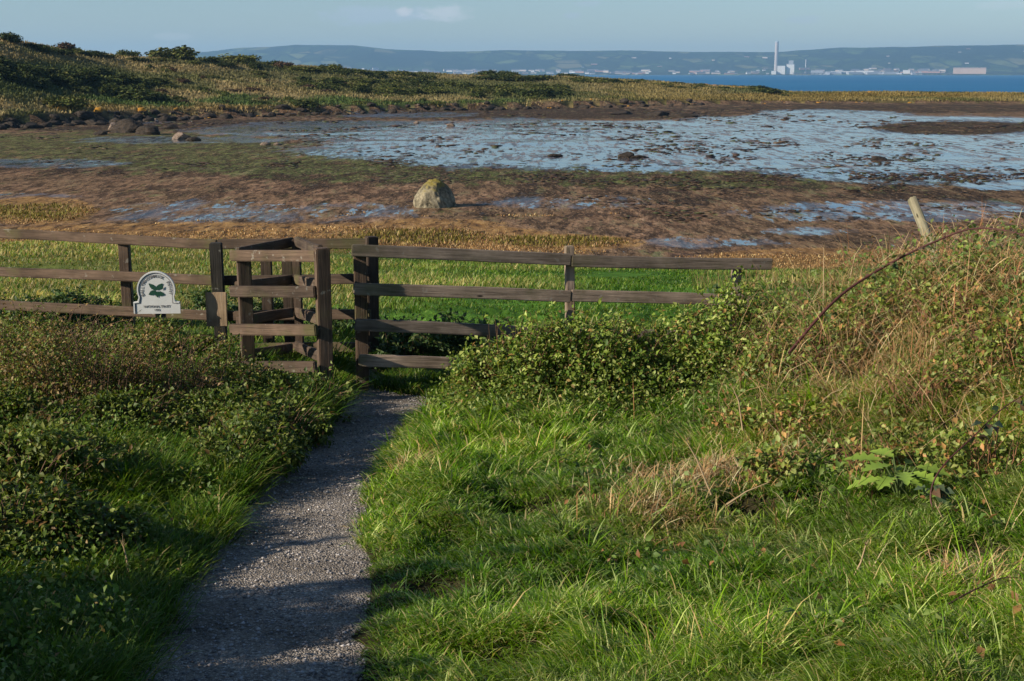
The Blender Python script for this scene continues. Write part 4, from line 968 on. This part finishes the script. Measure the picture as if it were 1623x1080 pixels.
me = bpy.data.meshes.new('boulder'); bm.to_mesh(me); bm.free()
for p in me.polygons: p.use_smooth = True
def flat_pt(px, py):
    e = at(px, py, 1.0)-Vector((0, 0, CZ)); k = CZ/-e.z; return Vector((e.x*k, e.y*k, 0)), k
p, k = flat_pt(689, 330)
bo = link('boulder', me, M_boulder); bo.location = (p.x, p.y+.3, .12); s_ = 33/FPX*k; bo.scale = (s_*1.06, s_*.95, s_*1.25); tag(bo, 'large rounded boulder with yellow lichen on the brown mud', 'boulder')
RK = [('dark jagged outcrop of weedy rock below the headland', 208, 205, 30, 15, M_rockd), ('lower black shoulder of rock right of the jagged outcrop', 236, 210, 22, 10, M_rockd), ('brown rock slab left of the jagged outcrop', 183, 203, 18, 9, M_rockp), ('dark low rock left of the weedy outcrop', 160, 212, 12, 5, M_rockd), ('squat dark rock behind the pinkish one', 271, 203, 12, 5, M_rockd), ('pinkish angular rock at the edge of the green algae', 288, 218, 16, 8, M_rockp), ('dark rock leaning against the pinkish angular rock', 306, 222, 13, 5, M_rockd),
      ('small pink rock standing in the wet mud', 421, 229, 9, 4, M_rockp), ('second small pink rock close beside its twin', 439, 229, 8, 4, M_rockp), ('black weed covered rock in the shining water', 993, 247, 15, 6, M_rockd), ('low black rock right of the weed covered one', 1012, 249, 14, 3, M_rockd), ('dark rock near the far right waterline', 1393, 252, 15, 4, M_rockd),
      ('small black rock in the shallows left of the leaning post', 880, 247, 13, 4, M_rockd), ('pale flat stone on the shingle before the headland', 715, 199, 9, 3, M_rockp), ('pale stone on the weed beach below the dark shrubs', 660, 195, 5, 2.5, M_rockp), ('dark bulky rock at the foot of the headland', 130, 183, 20, 6, M_rockd), ('orange lichened rock on the headland edge', 157, 178, 8, 6, M_rockl),
      ('orange lichened rock at the left end of the shore', 100, 174, 10, 5, M_rockl), ('third orange lichened rock above the weedy outcrop', 225, 176, 10, 4, M_rockl), ('rounded black tip of the weed covered spit', 1082, 184, 24, 5, M_rockd), ('black hump on the weed covered spit', 1045, 182, 22, 5, M_rockd), ('black hump further along the weed covered spit', 985, 180, 24, 4, M_rockd)]
def hit_pt(px, py):
    e = at(px, py, 1.0)-Vector((0, 0, CZ)); hl = math.hypot(e.x, e.y); rs_ = np.linspace(150, 440, 1200); z_ = ground_full(rs_*e.x/hl, rs_*e.y/hl); i = np.nonzero(z_ >= CZ+e.z/hl*rs_)[0]
    if not len(i): return flat_pt(px, py)
    r_ = float(rs_[i[0]]); return Vector((r_*e.x/hl, r_*e.y/hl, 0)), r_
for i, (lb, px, py, hw, hh_, m_) in enumerate(RK):
    p, k = hit_pt(px, py+hh_*.35) if py < 190 else flat_pt(px, py+hh_*.35); u = k/FPX; z = gz(p.x, p.y)
    o = link('shore_rock', rock_mesh('shore_rock', 50+i, 4 if hw > 20 else 3, .8), m_); o.location = (p.x, p.y, z+hh_*u*.3); o.scale = (hw*u, hw*u*.8, hh_*u*1.15); o.rotation_euler = (0, 0, random.random()*.6); tag(o, lb, 'rock')
rm = [rock_mesh('shore_rock', 90+i, 2, .8) for i in range(5)]
def fam_rock(label, group, n, x0, x1, mats, smin, smax, off):
    for i in range(n):
        px = random.uniform(x0, x1); az = math.atan((px-811.5)/FPX/1.019); Ds_ = float(np.interp(az, _az, _ds)); x0_, y0_ = Ds_*math.sin(az), Ds_*math.cos(az)
        r_ = Ds_-float(fbm(np.array(x0_), np.array(y0_), 3, .05))*0+float(fbm(np.array(x0_), np.array(y0_), 3, .05))*16+random.uniform(*off)
        x, y = r_*math.sin(az), r_*math.cos(az); s_ = random.uniform(smin, smax)
        mt = random.choice(mats); me = bpy.data.meshes.get('shore_rock_'+str(i % 5)+mt.name)
        if me is None: me = rm[i % 5].copy(); me.name = 'shore_rock_'+str(i % 5)+mt.name; me.materials.append(mt)
        o = link('shore_rock', me); o.location = (x, y, gz(x, y)+s_*.15); o.scale = (s_*random.uniform(1, 2), s_, s_*random.uniform(.5, .9)); o.rotation_euler = (0, 0, random.random()*3); tag(o, label, 'rock', group)
fam_rock('dark rock in the line along the foot of the headland', 'dark rocks along the headland shore', 190, -60, 1120, [M_rockd], .25, .95, (-9, 3))
fam_rock('small pale or orange rock on the headland shore', 'pale rocks along the headland shore', 60, -60, 1500, [M_rockp, M_rockl], .15, .4, (-5, 8))
# pale outcrops on the low point
for i in range(26):
    px = random.uniform(1085, 1180) if i < 16 else random.uniform(1300, 1600); az = math.atan((px-811.5)/FPX/1.019); r_ = float(np.interp(az, _az, _dc))+random.uniform(-12, 2); x, y = r_*math.sin(az), r_*math.cos(az); s_ = random.uniform(.25, .6)
    me = rm[i % 5].copy(); me.materials.append(M_rockp if i % 3 else M_rockl); o = link('shore_rock', me); o.location = (x, y, gz(x, y)+s_*.15); o.scale = (s_*2.4, s_, s_*.8); tag(o, 'pale rock capping the low point before the sea', 'rock', 'pale rocks on the low point')

# seaweed lumps and wrack on the flats
ico = bmesh.new(); bmesh.ops.create_icosphere(ico, subdivisions=1, radius=1); iv = np.array([v.co[:] for v in ico.verts]); ifc = np.array([[v.index for v in f.verts] for f in ico.faces]); ico.free()
n = 95000; py = rng.uniform(172, 372, n); px = rng.uniform(-60, 1690, n)
wz = zone([(700, 268, 460, 22, .9), (1200, 282, 600, 24, .85), (250, 262, 420, 20, .6), (300, 198, 420, 12, .9), (800, 181, 420, 11, 1), (1520, 203, 170, 13, 1), (1400, 172, 420, 8, .9), (1100, 225, 700, 45, .36), (1150, 325, 560, 30, .35), (300, 235, 400, 30, .3)], px, py)
k = (rng.random(n) < wz*1.0*sm(fbm(px*.013, py*.10, 4, 1.0)+.12*fbm(px*.1, py*.5, 2, 1.0)*2, -.06, .2)); px, py = px[k], py[k]
e = TH-np.arctan((540-py)/FPX); kk_ = CZ/(np.sin(TH)-(540-py)/FPX*np.cos(TH)); x = (px-811.5)/FPX*kk_; y = kk_*(cT+(540-py)/FPX*sT)
_, uu = head_h(x, y); k = uu < -.5; x, y, kk_ = x[k], y[k], kk_[k]; N = len(x)
s_ = (.06+.22*rng.random(N)**3)*np.clip(kk_/130, .45, 1.6); jj = iv[None]*(1+1.3*(rng.random((N, len(iv), 1))-.5))
Vw = np.stack([jj[:, :, 0]*(s_*(1+1.5*rng.random(N)))[:, None]+x[:, None], jj[:, :, 1]*s_[:, None]+y[:, None], jj[:, :, 2]*(s_*.26)[:, None]+ground_full(x, y)[:, None]], -1).reshape(-1, 3)
Fw = (ifc[None]+len(iv)*np.arange(N)[:, None, None]).reshape(-1, 3); cw = np.repeat(pal(N, [(.022, .013, .008), (.055, .03, .016), (.09, .055, .025), (.045, .05, .015)], [.4, .3, .15, .15]), len(iv), 0)
t = NT('wet_seaweed'); M_weed = t.end(t.bsdf(t.attr('Col').outputs['Color'], .6, .25))
tag(link('seaweed', mesh_np('seaweed', Vw, [Fw], cw), M_weed), kind='stuff', label='dark clumps of seaweed strewn over the tidal flats')

# ------------------------------------------------------------------ gorse and scrub on the headland
def scrub_mesh(seed, cols, wts, nl=1300, ls=.16):
    r_ = np.random.default_rng(seed); lumps = 14; a = r_.random(lumps)*6.28; q = r_.random(lumps)**.6*.8
    lc_ = np.stack([q*np.cos(a), q*np.sin(a), (1-q*q*.7)*r_.uniform(.3, .75, lumps), r_.uniform(.25, .45, lumps)], -1); k = r_.integers(0, lumps, nl)
    v = r_.normal(size=(nl, 3)); v /= np.linalg.norm(v, axis=1, keepdims=True); p = lc_[k, :3]+v*(lc_[k, 3]*r_.random(nl)**.3)[:, None]; p[:, 2] = np.maximum(p[:, 2], 0.02)
    nn = v+np.array([-.2, -.2, .7])+r_.normal(size=(nl, 3))*.3; d = v*.5+r_.normal(size=(nl, 3)); Ls = ls*(.5+r_.random(nl))
    cc = pal(nl, cols, wts)*(1+(fbm(p[:, 0]*2+seed, p[:, 1]*2+p[:, 2], 2, 1.5)[:, None])*.8); acc = Acc(); acc.add(*leaves(p, d, nn, Ls, Ls*.8, cc)); 
    m_ = acc.mesh('gorse_bush'); m_.materials.append(M_scrub); return m_
DG = [(.035, .05, .012), (.06, .075, .018), (.10, .105, .028)]; MG = [(.07, .085, .018), (.115, .12, .03), (.16, .15, .045)]; RB = [(.09, .045, .03), (.12, .07, .04), (.06, .05, .025)]
SM = {'d': [scrub_mesh(1, DG, [.5, .35, .15]), scrub_mesh(2, DG, [.5, .35, .15]), scrub_mesh(3, DG, [.4, .4, .2])], 'm': [scrub_mesh(4, MG, [.4, .4, .2]), scrub_mesh(5, MG, [.4, .4, .2])], 'r': [scrub_mesh(6, RB, [.4, .3, .3])]}
def gorse(label, px, py, wpx, hpx, kind, group=None, dist=None):
    az = math.atan((px-811.5)/FPX/1.019); e = at(px, py, 1.0)-Vector((0, 0, CZ)); hl = math.hypot(e.x, e.y); tn = e.z/hl
    Ds_, Dc_, Hc_ = [float(q) for q in head_tab(az)]
    rs_ = np.linspace(Ds_, Dc_+20, 160); xs, ys_ = rs_*math.sin(math.atan2(e.x, e.y)), rs_*math.cos(math.atan2(e.x, e.y)); zs = ground_full(xs, ys_); hit = np.nonzero(zs >= CZ+tn*rs_)[0]
    i = int(hit[0]) if len(hit) else int(np.argmax((zs-CZ)/rs_))
    r_ = rs_[i]; x, y, z = xs[i], ys_[i], zs[i]; u = r_/FPX
    o = link('gorse_bush', random.choice(SM[kind])); o.location = (x, y, z-.15); s_ = wpx*u/2; o.scale = (s_, s_*random.uniform(.7, 1), max(hpx*u*1.05, .3)); o.rotation_euler = (0, 0, random.random()*6.28); tag(o, label, 'bush', group)
for lb, px, py, w_, h_, kd in (('large rounded gorse bush standing on the headland skyline', 277, 92, 78, 19, 'm'), ('reddish bush on the headland skyline at left', 103, 76, 36, 12, 'r'), ('dark bush on the skyline left of the large rounded one', 203, 90, 40, 11, 'd'), ('low wide gorse bush on the skyline right of the large rounded one', 375, 98, 66, 12, 'm'),
                              ('dark bush on the skyline at the left picture edge', 12, 66, 50, 13, 'd'), ('dark low bush isolated above the green shore strip', 484, 168, 50, 11, 'd'), ('dark green bush at the end of the low point before the sea', 1214, 149, 46, 9, 'd'),
                              ('rust tinted bush among dark scrub on the skyline slope', 448, 108, 32, 11, 'r'), ('dark rounded scrub bush at right end of headland scrub', 858, 156, 60, 16, 'd'), ('bright green bush above the orange lichened rocks', 105, 172, 76, 18, 'm')):
    gorse(lb, px, py, w_, h_, kd)
def fam(label, group, n, fx, fy, w_, h_, kd):
    for i in range(n):
        px = random.uniform(*fx); py = fy(px) if callable(fy) else random.uniform(*fy); gorse(label, px, py, random.uniform(*w_), random.uniform(*h_), random.choice(kd), group)
sky = lambda px: float(np.interp(px, [t_[0] for t_ in _T if t_[3] is None], [t_[4] for t_ in _T if t_[3] is None]))
fam('dark gorse bush in the scrub along the headland skyline', 'gorse bushes along the skyline', 52, (-20, 960), lambda p: sky(p)+random.uniform(0, 9), (26, 60), (5, 9), ['d', 'd', 'm'])
fam('dark gorse bush in the big thicket on the left slope', 'gorse thicket on the left slope', 46, (-40, 240), lambda p: 112+p*.14+random.uniform(-12, 18), (36, 80), (9, 18), ['d'])
fam('gorse bush in the thicket on the middle slope', 'gorse thicket on the middle slope', 64, (480, 890), lambda p: 132+(p-480)*.035+random.uniform(-6, 14), (24, 56), (5, 11), ['d', 'd', 'm'])
fam('small olive bush dotted over the tan headland slope', 'small bushes on the tan slope', 80, (200, 700), lambda p: random.uniform(sky(p)+12, 166), (12, 34), (3, 7), ['m', 'd', 'r'])
fam('low bush on the flat land of the point', 'low bushes on the point', 44, (900, 1300), lambda p: sky(p)+random.uniform(1, 9), (18, 44), (2, 5), ['m', 'd'])
# rough grass on the headland and low point
acc = Acc(); n = 90000; az = rng.uniform(-.42, .42, n); Ds_, Dc_, _h = head_tab(az); t_ = rng.random(n); r = Ds_+2+(Dc_-Ds_+2)*t_; x, y = r*np.sin(az), r*np.cos(az); _, uu = head_h(x, y); z = ground_full(x, y); k = uu > 1.0; x, y, z, r = x[k], y[k], z[k], r[k]; N = len(x)
px, py, _ = proj(x, y, z); lcx = land_color(x, y, px, py)*(1.0+.5*(rng.random((N, 1))-.35)); 
acc.add(*blades(x, y, z-.02, .25+.45*rng.random(N), .16+.2*rng.random(N), rng.random(N)*6.28, .1+.5*rng.random(N), .2+.5*rng.random(N), lcx, 2))
tag(link('rough_grass', acc.mesh('rough_grass'), M_scrub), kind='stuff', label='rough tan and green grass covering the headland')

# ------------------------------------------------------------------ far coast buildings
def gable(name, l, d, h, rh):
    x, y = l/2, d/2; V_ = [(-x, -y, 0), (x, -y, 0), (x, y, 0), (-x, y, 0), (-x, -y, h), (x, -y, h), (x, y, h), (-x, y, h)]
    me = bpy.data.meshes.new('wall'); me.from_pydata(V_, [], [(0, 1, 5, 4), (1, 2, 6, 5), (2, 3, 7, 6), (3, 0, 4, 7), (4, 5, 6, 7)])
    e = .6; R_ = [(-x-e, -y-e, h+.1), (x+e, -y-e, h+.1), (x+e, y+e, h+.1), (-x-e, y+e, h+.1), (-x-e, 0, h+rh), (x+e, 0, h+rh)]
    mr = bpy.data.meshes.new('roof'); mr.from_pydata(R_, [], [(0, 1, 5, 4), (2, 3, 4, 5), (1, 2, 5), (3, 0, 4), (3, 2, 1, 0)]); return me, mr
def fp(px, r):
    u = (px-811.5)/FPX/1.02; az = math.atan(u); x, y = r*math.sin(az), r*math.cos(az); return x, y, float(hill_h(np.array([x]), np.array([y]))[0]), -az
M_fw = plain('white_render', (.58, .58, .57), .8, .2, .1, .05); M_fc = plain('cream_render', (.45, .38, .32), .8, .2, .1, .1); M_fb = plain('brick', (.36, .2, .15), .9, .1, .1, .1); M_fs = plain('slate', (.12, .12, .14), .7, .3, .1, .1); M_fg = plain('grey_cladding', (.3, .32, .36), .7, .3, .1, .1); M_ft = plain('pinkish_cladding', (.42, .31, .25), .8, .2, .05, .1); M_conc = plain('chimney_concrete', (.36, .33, .32), .85, .2, .02, .08)
protos = []
for (l, d, h, rh), m_ in (((42, 12, 8, 5), M_fw), ((60, 14, 9, 5), M_fc), ((70, 14, 8, 5), M_fb), ((28, 12, 9, 5), M_fw), ((90, 30, 11, 3), M_fg), ((36, 12, 11, 5), M_fc)):
    a, b = gable('h', l, d, h, rh); a.materials.append(m_); b.materials.append(M_fs if m_ is not M_fg else M_fg); protos.append((a, b))
def town(n, fx, fr, label, group, cat='house', ks=(0, 1, 2, 3, 5)):
    for i in range(n):
        px = random.uniform(*fx); r = fr(px) if callable(fr) else random.uniform(*fr); x, y, z, ra = fp(px, r); a, b = protos[random.choice(ks)]
        e_ = empty('house' if cat == 'house' else 'shed', (x, y, z-1), label, cat, group, ra+random.uniform(-.5, .5)); s_ = random.uniform(.55, 1.15)*(.6 if 'farm' in label else 1); e_.scale = (s_, s_, s_*1.1); link('wall', a, None, e_); link('roof', b, None, e_)
town(90, (720, 1225), (8520, 9150), 'distant house in the pale town along the far shore', 'town houses on the far shore')
town(50, (430, 760), (8520, 9300), 'distant house at the left end of the far shore town', 'town houses left of the long town')
town(60, (1270, 1500), (8600, 9300), 'distant house on the rise right of the power station', 'houses right of the power station')
town(16, (900, 1623), (9300, 10300), 'isolated farmhouse on the far hillside', 'farmhouses on the far hills')
town(18, (1300, 1460), (8490, 8560), 'low grey shed on the far waterfront', 'sheds on the far waterfront', 'shed', (4,))
def fblock(name, label, cat, px0, px1, h, r, mat, depth=40, z=None, roof=0):
    x0, y0, z0, ra = fp((px0+px1)/2, r); w = (px1-px0)/FPX*r; root = empty(name, (x0, y0, (z0 if z is None else z)-1), label, cat, None, ra)
    if roof: a, b = gable('b', w, depth, h, roof); link('wall', a, mat, root); link('roof', b, mat, root)
    else: me = box_mesh('wall', w, depth, h); o = link('wall', me, mat, root); o.location = (0, 0, h/2); o2 = link('roof', box_mesh('roof', w*1.02, depth*1.02, 1.5), M_fg, root); o2.location = (0, 0, h+.75)
    return root
x, y, z, ra = fp(1230, 8550); ch = empty('power_station_chimney', (x, y, 2), 'very tall concrete power station chimney on the far shore', 'chimney')
a = Acc(); V_, F_ = tube_arrays([(0, 0, 0), (0, 0, 70), (0, 0, 190)], [13, 11.5, 10.5], 20); a.add(V_, F_, (.5, .45, .42)); link('shaft', a.mesh('shaft', True), M_conc, ch)
a = Acc(); V_, F_ = tube_arrays([(0, 0, 190), (0, 0, 197), (0, 0, 197.1)], [10.8, 10.8, .1], 20); a.add(V_, F_, (.2, .2, .2)); link('cap', a.mesh('cap'), M_fg, ch)
fblock('boiler_house', 'white boiler house beside the tall chimney', 'building', 1232.5, 1244, 52, 8560, M_fw, 50, 3)
fblock('turbine_hall', 'white turbine hall right of the boiler house', 'building', 1247, 1258.5, 58, 8580, M_fw, 50, 6)
fblock('boiler_tower', 'pale tower block rising behind the turbine hall', 'building', 1250, 1257, 84, 8660, M_fg, 40, 3)
fblock('low_annex', 'low white annex at the foot of the chimney', 'building', 1223, 1230, 22, 8520, M_fw, 30, 3)
fblock('fuel_store', 'low grey blue fuel store right of the power station', 'building', 1286, 1304, 24, 8540, M_fg, 40, 3)
fblock('long_warehouse', 'long pinkish warehouse near the right end of the far shore', 'building', 1514, 1560, 30, 8540, M_ft, 60, 8, 6)
fblock('white_shed', 'long white shed right of the power station', 'building', 1318, 1352, 12, 8560, M_fw, 40, 8, 4)
fblock('white_shed', 'white shed midway between power station and pinkish warehouse', 'building', 1358, 1384, 13, 8580, M_fw, 40, 9, 4)
fblock('white_shed', 'small bright shed left of the pinkish warehouse', 'building', 1432, 1442, 18, 8600, M_fw, 40, 9, 4)
M_pier = plain('dark_pier', (.06, .06, .07), .8, .2, .05, .1)
for lb, p0_, p1_ in (('dark jetty below the power station', 1258, 1306), ('dark jetty at the far waterfront left of the pinkish warehouse', 1455, 1508)):
    x, y, z, ra = fp((p0_+p1_)/2, 8400); w = (p1_-p0_)/FPX*8400; jt = empty('jetty', (x, y, -1), lb, 'jetty', None, ra); o = link('deck', box_mesh('deck', w, 18, 5), M_pier, jt); o.location = (0, 0, 12)
    for q in range(8):
        o = link('pile', box_mesh('pile', 6, 14, 13), M_pier, jt); o.location = (-w/2+w*(q+.5)/8, 0, 4)
x, y, z, ra = fp(1277, 8700); ms_ = empty('lattice_mast', (x, y, z), 'thin white mast right of the power station', 'mast'); a = Acc(); V_, F_ = tube_arrays([(0, 0, 0), (0, 0, 50), (0, 0, 88)], [3.5, 2.4, 2], 8); a.add(V_, F_, (.7, .7, .7)); link('shaft', a.mesh('shaft'), M_fw, ms_)
# excavated terraces: pale earth banks on the rise
M_earth = plain('pale_earth', (.42, .30, .2), .95, .05, .02, .3)

# ------------------------------------------------------------------ haze box
hm = bpy.data.materials.new('haze_air'); hm.use_nodes = True; nt = hm.node_tree; nt.nodes.clear(); o_ = nt.nodes.new('ShaderNodeOutputMaterial'); pv = nt.nodes.new('ShaderNodeVolumePrincipled')
pv.inputs['Color'].default_value = (.36, .66, 1.0, 1); pv.inputs['Density'].default_value = 7.8e-5; pv.inputs['Anisotropy'].default_value = .1; nt.links.new(pv.outputs[0], o_.inputs['Volume'])
hb = link('haze', box_mesh('haze', 36000, 22000, 345), hm); hb.location = (0, 6000, 345/2-6); tag(hb, kind='stuff', label='thin blue haze softening the far coast')

# ------------------------------------------------------------------ light
SUN_EL = math.radians(25); SUN_AZ = math.radians(23)     # from the left, a little behind the camera
sv = Vector((-math.cos(SUN_AZ)*math.cos(SUN_EL), -math.sin(SUN_AZ)*math.cos(SUN_EL), math.sin(SUN_EL)))
sd = bpy.data.lights.new('sun', 'SUN'); sd.energy = 5.0; sd.angle = math.radians(.53); sd.color = (1, .90, .76); so_ = bpy.data.objects.new('sun', sd); COL.objects.link(so_)
so_.rotation_euler = (-sv).to_track_quat('-Z', 'Y').to_euler()
w = bpy.data.worlds.new('World'); sc.world = w; w.use_nodes = True; nt = w.node_tree; nt.nodes.clear()
out = nt.nodes.new('ShaderNodeOutputWorld'); bg = nt.nodes.new('ShaderNodeBackground'); st = nt.nodes.new('ShaderNodeTexSky'); st.sky_type = 'NISHITA'; st.sun_disc = False
st.sun_elevation = SUN_EL; st.sun_rotation = math.atan2(sv.x, sv.y); st.altitude = 5; st.air_density = 1.0; st.dust_density = .3; st.ozone_density = 4.3
bg.inputs['Strength'].default_value = .073
# small clouds low over the horizon
tc = nt.nodes.new('ShaderNodeTexCoord')
def cl_dir(px, py):
    e = at(px, py, 1.0)-Vector((0, 0, CZ)); return e.normalized()
last = st.outputs[0]
def N_(t_, **k):
    n_ = nt.nodes.new(t_)
    for a, b in k.items(): setattr(n_, a, b)
    return n_
nz = N_('ShaderNodeTexNoise'); nz.inputs['Scale'].default_value = 60; nz.inputs['Detail'].default_value = 6; nz.inputs['Roughness'].default_value = .6; mp = N_('ShaderNodeMapping'); mp.inputs['Scale'].default_value = (1, 1, 2.6); nt.links.new(tc.outputs['Generated'], mp.inputs[0]); nt.links.new(mp.outputs[0], nz.inputs['Vector'])
for px, py, ax, ay, amt, colr in ((600, 24, 85, 12, .5, (4.6, 5.4, 6.5, 1)), (705, 22, 34, 10, .5, (7.2, 7.3, 7.8, 1)), (640, 18, 12, 7, .55, (7.6, 7.4, 7.6, 1)), (905, 24, 14, 5, .4, (4.6, 5.4, 6.4, 1)), (930, 6, 18, 3, .35, (4.6, 5.4, 6.4, 1)), (1270, 32, 26, 6, .35, (4.6, 5.4, 6.4, 1)), (272, 58, 24, 5, .2, (7.5, 7.4, 7.4, 1)), (1590, 8, 40, 5, .2, (7, 7.2, 7.6, 1))):
    c0 = cl_dir(px, py); sb = N_('ShaderNodeVectorMath', operation='SUBTRACT'); nt.links.new(tc.outputs['Generated'], sb.inputs[0]); sb.inputs[1].default_value = c0
    sc_ = N_('ShaderNodeVectorMath', operation='MULTIPLY'); nt.links.new(sb.outputs[0], sc_.inputs[0]); sc_.inputs[1].default_value = (FPX/ax, 3, FPX/ay)
    ln = N_('ShaderNodeVectorMath', operation='LENGTH'); nt.links.new(sc_.outputs[0], ln.inputs[0])
    ad = N_('ShaderNodeMath', operation='MULTIPLY_ADD'); nt.links.new(nz.outputs[0], ad.inputs[0]); ad.inputs[1].default_value = -2.6; nt.links.new(ln.outputs['Value'], ad.inputs[2])
    mr = N_('ShaderNodeMapRange', interpolation_type='SMOOTHSTEP'); nt.links.new(ad.outputs[0], mr.inputs[0]); mr.inputs[1].default_value = .1; mr.inputs[2].default_value = -.75; mr.inputs[3].default_value = 0; mr.inputs[4].default_value = amt
    mx = N_('ShaderNodeMix', data_type='RGBA'); nt.links.new(mr.outputs[0], mx.inputs[0]); nt.links.new(last, mx.inputs[6]); mx.inputs[7].default_value = colr; last = mx.outputs[2]
nt.links.new(last, bg.inputs['Color']); nt.links.new(bg.outputs[0], out.inputs['Surface'])

sc.view_settings.view_transform = 'Standard'; sc.view_settings.look = 'None'; sc.view_settings.gamma = 1; sc.view_settings.exposure = .6
sc.cycles.max_bounces = 6; sc.cycles.volume_bounces = 0; sc.cycles.transmission_bounces = 4; sc.cycles.use_denoising = True
